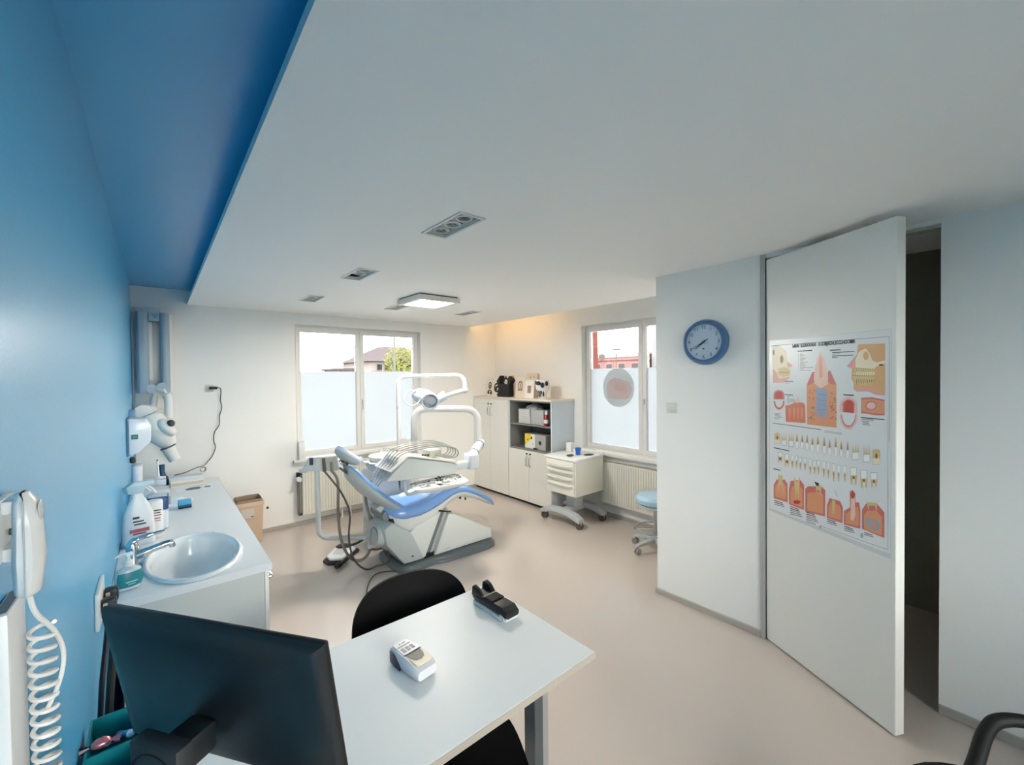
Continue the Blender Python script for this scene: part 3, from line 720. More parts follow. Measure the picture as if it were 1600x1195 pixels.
# ================================================================== ceiling lamps
def spot(x, y, label, missing=None):
    t = thing('recessed_spotlight', label, 'ceiling light', (x, y, C), group='recessed triple spotlights in the white ceiling')
    M = XF[t.name]
    obj('trim_frame', MB(M).holed(-SW-.012, SW+.012, -SL-.012, SL+.012, -.006, .0, [(-SW+.004, SW-.004, -SL+.004, SL-.004)], 'z'), mat('lamp_trim', (214, 213, 208), .4), t)
    obj('back_plate', MB(M).holed(-SW, SW, -SL, SL, .012, .018, [(-.045, .045, k*.115-.045, k*.115+.045) for k in (-1, 0, 1)], 'z'), mat('lamp_plate', (176, 175, 170), .45), t)
    for k in (-1, 0, 1):
        if k == missing:
            obj('empty_socket', MB(M).lathe([(.001, .10), (.06, .10), (.06, .019)], (0, k*.115, 0), cap1=False), BLACKM, t); continue
        r = obj('gimbal_ring', MB(M).lathe([(.048, .011), (.043, .003), (.035, .003), (.033, .016), (.033, .03)], (0, k*.115, 0), cap0=False, cap1=False), mat('gimbal', (205, 204, 199), .3), t)
        obj('reflector', MB(M).lathe([(.033, .016), (.026, .026), (.012, .034), (.001, .035)], (0, k*.115, 0), cap0=False), mat('reflector', (150, 150, 148), .2, metal=.8), r)
        obj('shadow_gap', MB(M).lathe([(.064, .019), (.05, .035), (.001, .05)], (0, k*.115, 0), cap0=False), DGREY, r)
spot(*SPOTS[0], 'largest recessed triple spotlight, closest to the camera in the white ceiling')
spot(*SPOTS[1], 'recessed triple spotlight with one black empty socket in the white ceiling', 1)
spot(*SPOTS[2], 'recessed triple spotlight closest to the blue recess and back wall')
spot(*SPOTS[3], 'recessed triple spotlight half hidden behind the square ceiling lamp')
spot(*SPOTS[4], 'recessed triple spotlight closest to the warm lit cove')
t = thing('ceiling_lamp', 'lit square white panel lamp mounted on the ceiling above the dental chair', 'ceiling light', (2.185, 3.91, C))
obj('mounting_base', MB(XF[t.name]).box(-.215, .215, -.215, .215, -.014, 0), DGREY, t)
obj('housing', MB(XF[t.name]).holed(-.235, .235, -.24, .24, -.06, -.014, [(-.185, .185, -.19, .19)], 'z'), mat('lamp_housing', (218, 214, 206), .4), t)
obj('diffuser', MB(XF[t.name]).box(-.185, .185, -.19, .19, -.056, -.05), mat('lamp_glow', (255, 240, 215), .5, emit=(1., .93, .83), estr=LAMP_W), t)
led = mat('led_glow', (255, 200, 120), .5, emit=(1., .60, .22), estr=LED_W)
t = thing('led_strip', 'warm glowing light strip hidden in the ceiling cove above the cabinets', 'light strip', (E2-.06, 4.9, C+.035))
obj('profile', MB().box(E2-.075, E2-.035, 4.35, 5.65, C+.036, C+.048), ALU, t)
obj('strip', MB().box(E2-.07, E2-.04, 4.36, 5.64, C+.048, C+.053), led, t)

# ================================================================== clock, switch, poster
CKM = frame((W1, 1.500, 2.098), (0, -1, 0), (0, 0, 1))
BLUEC = mat('clock_blue', (66, 106, 148), .35); FACE = mat('clock_face', (176, 192, 208), .4); INK = mat('print_ink', (40, 44, 52), .6)
t = thing('wall_clock', 'round blue wall clock with pale blue face beside the door', 'clock', M=CKM)
def lathe_z(M, prof, n=48, **k): return MB(M).lathe(prof, n=n, **k)
obj('case', lathe_z(CKM, [(.172, 0), (.172, .02), (.160, .052), (.146, .060), (.138, .058), (.134, .040), (.001, .040)], cap0=True), BLUEC, t)
fc = obj('clock_face', lathe_z(CKM, [(.136, .0405), (.136, .044), (.001, .044)]), FACE, t)
for h in range(1, 13):
    a = math.radians(90-30*h)
    text('numeral', str(h), .036, INK, CKM @ Matrix.Translation((.112*math.cos(a), .112*math.sin(a), .0445)), t)
def hand(name, ang, ln, back, w, z):
    a = math.radians(90-ang); M = CKM @ Matrix.Translation((0, 0, z)) @ Matrix.Rotation(a, 4, 'Z')
    obj(name, MB(M).prism([(-back, -w*.6), (ln, -w*.35), (ln, w*.35), (-back, w*.6)], 0, .0012, 'z'), BLACK, t)
hand('hour_hand', 230, .082, .02, .007, .047); hand('minute_hand', 240, .098, .03, .005, .049)
obj('hand_tail', MB(CKM @ Matrix.Translation((0, 0, .0495)) @ Matrix.Rotation(math.radians(30), 4, 'Z')).box(0, .04, -.003, .003, 0, .001), BLACK, t)
obj('centre_cap', MB(CKM).cyl((0, 0, .044), (0, 0, .053), .007, n=14), BLACK, t)
obj('maker_mark', MB(CKM).ell((.0, -.052, .0444), .008, .005, .0004, n=10, m=4), INK, t)

SWM = frame((W1, 1.782, 1.581), (0, -1, 0), (0, 0, 1))
t = thing('light_switch', 'cream square rocker light switch below the blue clock', 'light switch', M=SWM)
obj('plate', MB(SWM).box(-.043, .043, -.043, .043, 0, .010, r=.003), mat('switch_cream', (214, 212, 200), .35), t)
obj('rocker', MB(SWM).box(-.028, .028, -.028, .028, .010, .016, r=.002), mat('switch_rocker', (220, 218, 206), .3), t)

t = thing('dental_poster', 'large laminated poster of tooth and jaw anatomy hanging on the open door', 'poster', M=DM)
obj('sheet', MB(DM).prism([(.035, .93), (.800, .93), (.802, 2.073), (.040, 2.073)], .0005, .0020, 'z'), mat('poster_paper', (226, 228, 228), .22, spec=.5), t)
obj('lamination', MB(DM).prism([(.027, .912), (.803, .903), (.8035, 2.075), (.034, 2.075)], .0002, .0008, 'z'), mat('laminate_edge', (206, 210, 210), .15), t)
PC = dict(blue=(150, 165, 190), bone=(214, 188, 130), brown=(140, 92, 50), cream=(238, 222, 190), flesh=(232, 196, 180), grey=(160, 168, 170), grey2=(205, 150, 135), gum=(208, 116, 106), ink=(48, 44, 44), line=(128, 122, 118), linelt=(196, 198, 200), orange=(222, 152, 112), pale=(226, 190, 190), pink=(224, 164, 150), red=(196, 72, 64), red2=(216, 122, 96), tan=(220, 170, 116), toothedge=(170, 172, 172), white=(238, 238, 234))
PN = sorted(PC); pmb = MB(DM)
for k, (c, s) in enumerate(POSTER):
    pmb.mi = PN.index(c); q = [tuple(int(v)/2000 for v in w.split(',')) for w in s.split()]
    z = .0022+k*.0000025
    pmb.add([(a, b, z) for a, b in q], [list(range(len(q)))])
obj('print', pmb, [mat('print_'+c, PC[c], .3) for c in PN], t, smooth=0)
text('title', 'S-BUN  ILEDDOLNLK   ILGOBJACHLECCLHOOIMA', .030, INK, DM @ Matrix.Translation((.42, 2.025, .0030)) @ Matrix.Scale(.60, 4, (1, 0, 0)), t, bold=.0004)

# ================================================================== cabinets along the right wall
CFX, CTZ = 4.068, 1.5205
CABIN = mat('cabinet_grey_inside', (120, 120, 116), .5); CABF = mat('cabinet_front', (222, 220, 212), .35); CABS = mat('cabinet_side', (196, 203, 208), .4); CABT = mat('cabinet_top', (226, 214, 200), .35)
KN = mat('dark_metal', (70, 70, 72), .3, metal=.8)
def cab_handle(parent, x, y, z, s):
    o = obj('handle', MB().tube([(x, y, z+.075), (x-.022, y+.004*s, z+.05), (x-.028, y+.006*s, z), (x-.022, y+.004*s, z-.05), (x, y, z-.075)], .0055, 8, 5), CHROME, parent)
    obj('lock', MB().cyl((x, y, z+.115), (x-.012, y, z+.115), .012, n=12), KN, parent); return o
def cab_door(parent, y0, y1, z0, z1, hs, hz):
    d = obj('door', MB().box(CFX-.018, CFX, y0, y1, z0, z1, r=.0015, seg=1), CABF, parent)
    cab_handle(d, CFX-.018, y0+.035 if hs < 0 else y1-.035, hz, hs); return d
t = thing('tall_cabinet', 'closed white two-door storage cabinet in the corner by the back wall', 'cabinet', (4.29, 5.34, 0))
a, b = 4.887, D-.006
m = MB(); m.box(CFX+.001, W2-.004, a, a+.018, .04, 1.495); m.box(CFX+.001, W2-.004, b-.018, b, .04, 1.495); m.box(W2-.012, W2-.004, a+.018, b-.018, .04, 1.495); m.box(CFX+.001, W2-.012, a+.018, b-.018, .04, .06)
obj('body', m, CABS, t); obj('plinth', MB().box(CFX+.03, W2-.02, a, b, 0, .04), BLACKM, t)
mid = (a+b)/2
cab_door(t, a+.003, mid-.0015, .045, 1.492, 1, 1.30); cab_door(t, mid+.0015, b-.003, .045, 1.492, -1, 1.30)
t = thing('open_shelf_cabinet', 'grey storage cabinet with two open shelves above two white doors', 'cabinet', (4.29, 4.43, 0))
a, b = 3.985, 4.883
for y0, y1 in ((a, a+.02), (b-.02, b)): obj('side_panel', MB().box(CFX, W2-.004, y0, y1, .04, 1.495), CABS, t)
obj('back_panel', MB().box(W2-.014, W2-.004, a+.02, b-.02, .04, 1.495), CABIN, t)
for y0, y1 in ((b-.024, b-.020), (a+.02, a+.024)): obj('inner_lining', MB().box(CFX+.004, W2-.015, y0, y1, .80, 1.477), CABIN, t)
obj('shelf', MB().box(CFX+.006, W2-.015, a+.024, b-.024, 1.133, 1.153), CABIN, t); obj('shelf', MB().box(CFX, W2-.015, a+.02, b-.02, .782, .80), CABIN, t); obj('top_rail', MB().box(CFX, W2-.015, a+.02, b-.02, 1.477, 1.495), CABIN, t)
obj('plinth', MB().box(CFX+.03, W2-.02, a, b, 0, .04), BLACKM, t); mid = (a+b)/2
cab_door(t, a+.003, mid-.0015, .045, .778, 1, .62); cab_door(t, mid+.0015, b-.003, .045, .778, -1, .62)
tag(obj('cabinet_top', MB().box(CFX-.02, W2-.003, 3.975, D-.004, 1.4955, CTZ, r=.003, seg=1), CABT), 'beige top board running over both storage cabinets', 'worktop')

# things on top of the cabinets
PAPER = mat('white_card', (232, 226, 216), .5); PRINTK = mat('print_black', (34, 32, 32), .6)
def card(name, label, y0, y1, h, x, tilt, prints, group='picture cards on the cabinets', frame_m=None, lean=.10, rz=0.):
    """a stiff card leaning back; prints are (kind, cx, cy, rx, ry) in card units 0..1"""
    w = y1-y0
    M = Matrix.Translation((x, y1, CTZ)) @ Matrix.Rotation(rz, 4, 'Z') @ Matrix.Rotation(lean, 4, 'Y') @ frame((0, 0, 0), (0, -1, 0), (0, 0, 1))
    t = thing(name, label, 'picture card', M=M, group=group)
    obj('card', MB(M).box(0, w, .001, h, -.012, 0, r=.001, seg=1), frame_m or PAPER, t)
    obj('stand', MB(M).prism([(w*.3, .002), (w*.7, .002), (w*.6, h*.7), (w*.4, h*.7)], -.014, -.012, 'z'), mat('card_back', (170, 160, 150), .6), t)
    p = MB(M)
    for kd, cx, cy, rx, ry in prints:
        if kd == 'ring': p.loft([[(cx*w+q*rx*w*math.cos(2*math.pi*i/24), cy*h+q*ry*w*math.sin(2*math.pi*i/24), .0004) for i in range(24)] for q in (1., .62)], False, False)
        elif kd == 'dot': p.loft([[(cx*w+q*rx*w*math.cos(2*math.pi*i/20), cy*h+q*ry*w*math.sin(2*math.pi*i/20), .0004) for i in range(20)] for q in (1., .02)], False, False)
        else: p.box(cx*w-rx*w, cx*w+rx*w, cy*h-ry*w, cy*h+ry*w, 0, .0005)
    obj('print', p, PRINTK if frame_m is None else mat('print_soft', (150, 132, 118), .6), t, smooth=0); return t
card('picture_card', 'white card with a dark round portrait, first from the back wall', 5.585, 5.76, .26, 4.30, 0, [('ring', .5, .68, .26, .34), ('dot', .5, .66, .12, .15), ('dot', .3, .22, .16, .18), ('dot', .7, .2, .16, .18), ('bar', .5, .36, .25, .05)])
card('picture_card', 'white card with a dark ring emblem beside the black bag', 5.36, 5.56, .29, 4.28, 0, [('ring', .5, .5, .38, .40), ('dot', .42, .45, .14, .2), ('dot', .6, .55, .1, .1)])
card('picture_card', 'tall cream card with a small letter print behind the others', 4.66, 4.89, .375, 4.42, 0, [('bar', .35, .82, .06, .05), ('bar', .7, .84, .05, .04)], frame_m=mat('card_cream', (226, 214, 196), .5))
card('picture_card', 'cream card with an arched drawing and lettering beside the black bag', 4.70, 4.92, .31, 4.22, 0, [('ring', .5, .6, .26, .34), ('bar', .35, .38, .1, .06), ('bar', .65, .38, .1, .06), ('bar', .5, .6, .06, .14)], frame_m=mat('card_cream', (226, 214, 196), .5))
t = card('framed_picture', 'small white frame with a pale building picture beside the patterned mug', 4.475, 4.67, .265, 4.19, 0, [('bar', .5, .5, .2, .28)], frame_m=mat('card_white', (236, 232, 224), .4))
t['category'] = 'picture frame'
t = thing('gift_bag', 'black paper bag with cat-ear cut-out handles standing on the cabinets', 'bag', (4.24, 5.14, CTZ))
BM = frame((4.19, 5.34, CTZ), (0, -1, 0), (0, 0, 1))
bagm = mat('black_bag', (16, 15, 16), .55)
body = [(.02, .05), (.0, .02), (.05, .0), (.30, .0), (.315, .04), (.315, .20), (.36, .26), (.31, .33), (.295, .30), (.27, .20), (.10, .20), (.09, .34), (.05, .30), (.0, .245), (.035, .20), (.045, .12)]
obj('bag_body', MB(BM).prism([(x, y+.003) for x, y in body], -.10, .0, 'z', r=.004, seg=1), bagm, t)
obj('bag_handle', MB(BM).tube([(.095, .19, -.05), (.12, .25, -.05), (.185, .30, -.05), (.25, .25, -.05), (.275, .19, -.05)], .014, 8, 5), bagm, t)
obj('handle_knot', MB(BM).prism([(.17, .28), (.185, .335), (.20, .28)], -.06, -.04, 'z'), bagm, t)
obj('heart_cut_out', MB(BM).prism([(.185, .18), (.13, .225), (.15, .265), (.185, .24), (.22, .265), (.24, .225)], -.06, -.055, 'z'), mat('paper_tissue', (214, 208, 200), .6), t)
obj('yellow_flap', MB(BM).prism([(.29, .27), (.30, .34), (.335, .335), (.325, .25)], -.09, -.07, 'z'), mat('yellow_card', (206, 168, 60), .5), t)
obj('base_plate', MB(BM).box(.0, .31, .0, .004, -.12, .02), mat('acrylic', (190, 186, 178), .2), t)
t = thing('patterned_mug', 'white metallic cup with black cow-like patches at the end of the cabinets', 'cup', (4.20, 4.29, CTZ))
m_ = mat('mug_white', (226, 222, 216), .12, metal=.2)
obj('cup', MB(XF[t.name]).lathe([(.001, .0), (.055, 0), (.06, .02), (.066, .10), (.094, .15), (.10, .20), (.092, .275), (.082, .275), (.088, .20), (.08, .15), (.05, .02), (.001, .015)], n=28), m_, t)
for a, z, rx, rz in ((190, .225, .045, .03), (225, .20, .03, .04), (150, .235, .035, .03), (262, .22, .03, .035), (205, .10, .02, .035), (235, .075, .014, .04), (170, .12, .016, .03)):
    aa = math.radians(a); r = .0985 if z > .15 else .071
    MM = Matrix.Translation((4.20+r*math.cos(aa), 4.29+r*math.sin(aa), CTZ+z)) @ Matrix.Rotation(aa, 4, 'Z')
    obj('dark_patch', MB(MM).ell((0, 0, 0), .006, rx, rz, n=12, m=6), mat('patch_black', (30, 28, 28), .2), t)
obj('emblem', MB(Matrix.Translation((4.127, 4.27, CTZ+.07)) @ Matrix.Rotation(.25, 4, 'Z')).prism([(-.022, .04), (.022, .04), (.022, -.01), (0, -.05), (-.022, -.01)], -.003, .003, 'x'), mat('emblem_steel', (120, 118, 118), .2, metal=.8), t)

# things on the shelves
CARTON = mat('white_carton', (206, 205, 202), .5); LINEG = mat('print_grey', (96, 96, 98), .6)
def carton(name, label, y0, y1, z0, z1, x0=4.14, x1=4.36, m=None, deco=True):
    t = thing(name, label, 'box', ((x0+x1)/2, (y0+y1)/2, z0), group='cartons on the open shelves')
    obj('carton', MB().box(x0, x1, y0, y1, z0, z1, r=.002, seg=1), m or CARTON, t)
    if deco:
        d = MB(); w = y1-y0; h = z1-z0
        d.tube([(x0-.0006, y1-.02, z0+h*.62), (x0-.0006, y1-.03, z0+h*.4), (x0-.0006, (y0+y1)/2, z0+h*.3), (x0-.0006, y0+.03, z0+h*.4), (x0-.0006, y0+.02, z0+h*.62)], .0012, 4, 5)
        for q in range(4): d.box(x0-.0008, x0, y0+.03+q*w*.2, y0+.03+q*w*.2+w*.12, z0+h*(.72+.05*(q % 2)), z0+h*(.76+.05*(q % 2)))
        obj('print', d, LINEG, t, smooth=0)
    return t
carton('glove_box', 'lower white carton of the stack on the upper shelf', 4.50, 4.745, 1.1535, 1.255)
carton('glove_box', 'upper white carton of the stack on the upper shelf', 4.505, 4.745, 1.2555, 1.36)
carton('glove_box', 'wide lower grey-white carton beside the red bottle', 4.215, 4.475, 1.1535, 1.25, m=mat('grey_carton', (176, 177, 178), .5))
carton('glove_box', 'wide upper grey-white carton with dark rim beside the red bottle', 4.215, 4.475, 1.2505, 1.36, m=mat('grey_carton', (176, 177, 178), .5))
t = thing('plastic_bag', 'crumpled clear plastic bag draped over the cartons on the upper shelf', 'plastic bag', (4.25, 4.50, 1.36))
bagc = mat('clear_bag', (190, 194, 196), .15, alpha=.55)
rings = []
for k, (r, z) in enumerate(((.14, .001), (.135, .025), (.10, .048), (.05, .062), (.02, .078), (.032, .092))):
    rings.append([(4.25+r*.7*(1+.25*math.sin(i*2.3+k))*math.cos(2*math.pi*i/22), 4.50+r*(1+.25*math.sin(i*3.1+k*1.7))*math.sin(2*math.pi*i/22), 1.3605+z+.006*math.sin(i*1.9)*min(1, k)) for i in range(22)])
obj('bag_film', MB().loft(rings), bagc, t); obj('bag_strap', MB().tube([(4.18, 4.62, 1.365), (4.17, 4.58, 1.40), (4.2, 4.53, 1.42), (4.22, 4.50, 1.44)], .007, 6, 5), bagc, t)
t = thing('red_bottle', 'dark red bottle with white cap at the end of the upper shelf', 'bottle', (4.12, 4.14, 1.153))
obj('bottle_body', MB(XF[t.name]).lathe([(.03, .0005), (.036, .01), (.036, .12), (.02, .145), (.018, .16)]), mat('red_plastic', (138, 30, 44), .35), t)
obj('cap', MB(XF[t.name]).lathe([(.02, .16), (.02, .21), (.012, .215)]), WHITE, t); obj('label', MB(XF[t.name]).lathe([(.0365, .04), (.0365, .09)], cap0=False, cap1=False), mat('label_white', (210, 205, 205), .5), t)
t = carton('printer_carton', 'yellow and white cardboard box on the lower open shelf', 4.17, 4.60, .8005, 1.01, 4.13, 4.36, mat('grey_side', (168, 167, 162), .5), False); t['group'] = 'cartons on the open shelves'
XC = 4.1294
obj('white_print', MB().box(XC, 4.13, 4.385, 4.598, .803, 1.007), mat('carton_white', (226, 224, 216), .5), t)
obj('yellow_print', MB().prism([(4.598, 1.007), (4.47, 1.007), (4.43, .95), (4.52, .90), (4.598, .84)], XC-.0006, XC, 'x'), mat('carton_yellow', (226, 196, 40), .5), t)
for y, z, r in ((4.455, .955, .018), (4.535, .925, .012), (4.28, .90, .03), (4.43, .87, .008)): obj('dark_print', MB().lathe([(r, 0), (r, .0006)], n=10, sy=1.3) if 0 else MB().cyl((XC-.001, y, z), (XC-.0005, y, z), r, n=9), PRINTK, t)
t = thing('hand_tool', 'small dark tool lying at the front of the lower open shelf', 'tool', (4.09, 4.33, .80))
obj('body', MB().box(4.085, 4.115, 4.30, 4.38, .8005, .825, r=.008), BLACK, t); obj('tip', MB().cyl((4.09, 4.30, .815), (4.085, 4.26, .82), .006, .003), mat('silver_tip', (200, 200, 200), .2, metal=.9), t)
t = thing('silver_pen', 'small silver pen lying beside the shelf side panel', 'pen', (4.09, 4.04, .80))
obj('barrel', MB().cyl((4.085, 4.06, .808), (4.11, 4.02, .826), .006), STEEL, t); obj('cap', MB().cyl((4.11, 4.02, .826), (4.12, 4.01, .832), .0065), BLACK, t)

# ================================================================== drawer trolley
t = thing('drawer_trolley', 'cream drawer trolley on a grey H-shaped castor base beside the window', 'trolley', (4.13, 3.62, 0))
TX0, TX1, TY0, TY1 = 3.85, 4.395, 3.385, 3.885
CREAM = mat('trolley_cream', (224, 222, 210), .35); TB = mat('trolley_base', (176, 181, 183), .4)
obj('body', MB().box(TX0+.012, TX1, TY0, TY1, .365, .80, r=.006), CREAM, t)
obj('top', MB().box(TX0-.012, TX1+.005, TY0-.012, TY1+.03, .8005, .832, r=.008), mat('trolley_top', (234, 234, 230), .25), t)
obj('back_rail', MB().box(TX1-.012, TX1+.004, TY0-.005, TY1+.02, .8325, .862, r=.003), mat('trolley_top', (234, 234, 230), .25), t)
zs = [.795, .682, .600, .518, .372]
HG = mat('drawer_handle', (206, 204, 192), .35)
for k in range(4):
    z1, z0 = zs[k]-.003, zs[k+1]+.003
    d = obj('drawer', MB().box(TX0-.004, TX0+.011, TY0+.022, TY1-.012, z0, z1, r=.003), CREAM, t)
    zz = z1-(.065 if k == 0 else .022)
    obj('handle', MB().tube([(TX0-.002, TY1-.05, zz), (TX0-.022, TY1-.08, zz-.003), (TX0-.03, (TY0+TY1)/2, zz-.006), (TX0-.022, TY0+.08, zz-.003), (TX0-.002, TY0+.05, zz)], .010, 8, 5), HG, d)
obj('column', MB().box(4.02, 4.20, 3.56, 3.70, .12, .364, r=.01), TB, t)
obj('cross_beam', MB().box(3.93, 4.30, 3.57, 3.69, .115, .175, r=.015), TB, t)
def arch(x):
    pts = []; ys = [3.30, 3.38, 3.50, 3.63, 3.76, 3.88, 3.96]; zt = [.115, .16, .185, .19, .185, .16, .115]; zb = [.075, .095, .125, .13, .125, .095, .075]
    return [(y, z) for y, z in zip(ys, zt)] + [(y, z) for y, z in zip(reversed(ys), reversed(zb))]
for x in (3.86, 4.30): obj('foot_beam', MB().prism(arch(x), x-.055, x+.055, 'x', r=.012), TB, t)
for x in (3.86, 4.30):
    for y in (3.33, 3.92):
        c_ = obj('castor', MB().cyl((x-.03, y, .04), (x-.008, y, .04), .0395, n=18).cyl((x+.008, y, .04), (x+.03, y, .04), .0395, n=18), mat('castor_tyre', (88, 80, 74), .5), t)
        obj('castor_hood', MB().box(x-.008, x+.008, y-.032, y+.032, .03, .082, r=.006).cyl((x, y, .075), (x, y, .10), .012), GREY, c_)
ZT = .8325
t = thing('white_carton', 'small white box standing on the back of the trolley', 'box', (4.25, 3.80, ZT)); obj('carton', MB().box(4.21, 4.29, 3.77, 3.86, ZT, ZT+.115, r=.003), WHITE, t); obj('lid_seam', MB().box(4.2095, 4.2905, 3.7695, 3.8605, ZT+.085, ZT+.087), GREY, t)
t = thing('tape_roll', 'white roll of tape on the trolley between the box and blue cup', 'roll', (4.22, 3.68, ZT)); obj('roll', MB(XF[t.name]).lathe([(.03, .0), (.045, .0), (.045, .045), (.03, .045)], cap0=False, cap1=False, n=24), PAPER, t); obj('core', MB(XF[t.name]).lathe([(.03, .045), (.027, .044), (.027, .001), (.03, .0)], cap0=False, cap1=False), MGREY, t)
t = thing('blue_cup', 'bright blue plastic dispenser cup standing on the trolley', 'cup', (4.12, 3.57, ZT)); bl = mat('bright_blue', (36, 106, 190), .3)
obj('cup', MB(XF[t.name]).lathe([(.022, 0), (.034, .004), (.03, .03), (.036, .055), (.042, .085), (.036, .085), (.03, .05), (.001, .03)], n=8), bl, t); obj('rim', MB(XF[t.name]).torus((0, 0, .085), (0, 0, 1), .039, .004, 16, 6), bl, t)
for nm, lb, x, y, rz in (('dark_dish', 'flat dark dish on the trolley in front of the blue cup', 4.0, 3.60, .4), ('dark_dish', 'flat dark dish on the trolley beside the blue cup towards the window', 4.2, 3.47, -.2)):
    t = thing(nm, lb, 'dish', (x, y, ZT), rz, group='dark dishes on the trolley')
    obj('dish', MB(XF[t.name]).lathe([(.04, .0), (.055, .006), (.052, .010), (.001, .005)], n=18, sx=1.2, sy=.8), BLACK, t); obj('dish_lip', MB(XF[t.name]).box(.05, .085, -.012, .012, .003, .008, r=.003), BLACK, t)

# ================================================================== radiators
def radiator(name, label, M, w, h, ribs):
    """local: x along the wall, y out of the wall (towards the room), z up; origin at lower corner on the wall"""
    t = thing(name, label, 'radiator', M=M)
    obj('back_panel', MB(M).box(.01, w-.01, .03, .045, .01, h-.01), ENAMEL, t)
    obj('front_panel', MB(M).box(0, w, .09, .10, 0, h, r=.003, seg=1), ENAMEL, t)
    pitch = (w-.05)/ribs
    for i in range(ribs):
        x = .025+(i+.5)*pitch; q = pitch*.28
        obj('rib', MB(M).prism([(x-q, .100), (x-q*.55, .108), (x+q*.55, .108), (x+q, .100)], .035, h-.035, 'z'), ENAMEL, t)
    obj('top_grille', MB(M).holed(0, w, .03, .10, h-.012, h, [(.03+i*.03, .044+i*.03, .045, .085) for i in range(int((w-.08)/.03))], 'z'), ENAMEL, t)
    for x in (0, w-.006): obj('side_cover', MB(M).box(x, x+.006, .03, .10, .01, h-.012), ENAMEL, t)
    for x in (.30, .39): obj('feed_pipe', MB(M).cyl((x, .07, 0), (x, .07, -.142 if M.translation.z > .14 else -.1), .011), WHITE, t)
    for x in (.12, w-.12): obj('wall_bracket', MB(M).box(x-.015, x+.015, .0015, .03, h*.2, h*.85), STEEL, t)
    return t
RM = frame((1.375, D, .142), (1, 0, 0), (0, -1, 0), (0, 0, 1)); rw = 1.60
# right-handed frame: x along +X, y towards the room, z up needs a mirrored axis, so build from the far end
RM = frame((1.375+rw, D, .142), (-1, 0, 0), (0, -1, 0))
t = radiator('panel_radiator', 'cream ribbed panel radiator under the window behind the dental chair', RM, rw, .575, 46)
obj('valve_pipe', MB().cyl((1.335, D-.06, .16), (1.335, D-.06, .62), .016, n=12), mat('pipe_brown', (128, 122, 116), .35, metal=.4), t)
obj('valve_elbow', MB().tube([(1.335, D-.06, .165), (1.345, D-.06, .15), (1.375, D-.06, .15)], .016, 10, 3), DGREY, t)
obj('valve_body', MB().cyl((1.335, D-.06, .60), (1.335, D-.06, .68), .022, n=12).cyl((1.335, D-.06, .655), (1.38, D-.06, .655), .013), BLACK, t)
obj('thermostat_knob', MB().cyl((1.335, D-.07, .60), (1.335, D-.135, .60), .030, .026, n=20), WHITE, t)
for x in (1.86, 1.97): obj('foot_pipe', MB().cyl((x, D-.07, 0), (x, D-.07, .14), .012), WHITE, t)
RM2 = frame((W2, 2.10, .19), (0, 1, 0), (-1, 0, 0))
radiator('panel_radiator', 'cream ribbed panel radiator under the window beside the trolley', RM2, 1.34, .555, 38)

# ================================================================== dental chair (axis along +x, head towards the blue wall)
YC = 3.95
SH = mat('chair_shell', (214, 217, 213), .3); SHG = mat('chair_shell_grey', (176, 184, 184), .35); PLATE = mat('chair_base_plate', (92, 101, 104), .4)
t = thing('dental_chair', 'reclined dental patient chair with blue vinyl upholstery and white base', 'dental chair', (2.25, YC, 0)); chair = t
outline = [Vector((x, y, 0)) for x, y in ((1.72, 3.72), (1.80, 3.635), (2.08, 3.655), (2.22, 3.62), (2.70, 3.60), (2.85, 3.70), (2.875, 3.85), (2.875, 4.05), (2.84, 4.2), (2.7, 4.28), (2.1, 4.27), (1.8, 4.27), (1.715, 4.16), (1.70, 3.95))]
sm = spline(outline, 4, True); cen = Vector((2.28, 3.94, 0))
ring = lambda k, z: [(cen.x+(p.x-cen.x)*k, cen.y+(p.y-cen.y)*k, z) for p in sm]
obj('base_plate', MB().loft([ring(1, 0.0), ring(1, .022), ring(.985, .030), ring(.955, .034), ring(.935, .058), ring(.91, .062)]), PLATE, t)
rear = obj('rear_housing', MB().prism([(1.575, .45), (1.60, .30), (1.77, .075), (1.985, .073), (1.85, .36), (1.655, .50)], 3.70, 4.20, 'y', r=.016), SHG, t)
obj('joint_cover', MB().cyl((1.60, 3.86, .36), (1.545, 3.86, .365), .115, .095, n=28), SHG, rear)
obj('joint_ring', MB().torus((1.548, 3.86, .365), (1, 0, 0), .075, .006, 28, 6), MGREY, rear)
obj('badge', MB().box(1.845, 1.865, 3.697, 3.70, .125, .14), DGREY, rear)
obj('hinge_gap', MB().prism([(1.66, .50), (1.90, .33), (1.96, .42), (1.72, .56)], 3.75, 4.15, 'y'), BLACKM, t)
obj('link_cover', MB().prism([(1.845, .36), (1.90, .405), (2.19, .49), (2.0, .075), (1.885, .085), (1.835, .2)], 3.715, 4.185, 'y', r=.012), SH, t)
obj('lift_column', MB().prism([(2.185, .515), (2.275, .50), (2.08, .075), (2.0, .075)], 3.745, 4.155, 'y', r=.006), MGREY, t)
obj('column_edge', MB().prism([(2.245, .50), (2.275, .495), (2.085, .08), (2.055, .08)], 3.735, 3.745, 'y'), GREY, t)
obj('base_gap', MB().box(1.97, 2.13, 3.73, 4.17, .05, .10, r=.005), BLACKM, t)
fc = obj('front_cover', MB().prism([(2.265, .455), (2.34, .435), (2.815, .17), (2.815, .066), (2.095, .066)], 3.70, 4.20, 'y', r=.018), SH, t)
obj('cover_lid', MB().prism([(2.16, .515), (2.30, .475), (2.80, .19), (2.80, .178), (2.30, .458), (2.18, .500)], 3.715, 4.185, 'y', r=.003), mat('cover_lid_floor_bounce', (206, 194, 182), .35), fc)  # beige is warm light off the floor, put into the lid colour
obj('lid_edge', MB().prism([(2.155, .512), (2.30, .472), (2.30, .458), (2.155, .496)], 3.710, 3.716, 'y'), BLACKM, fc)
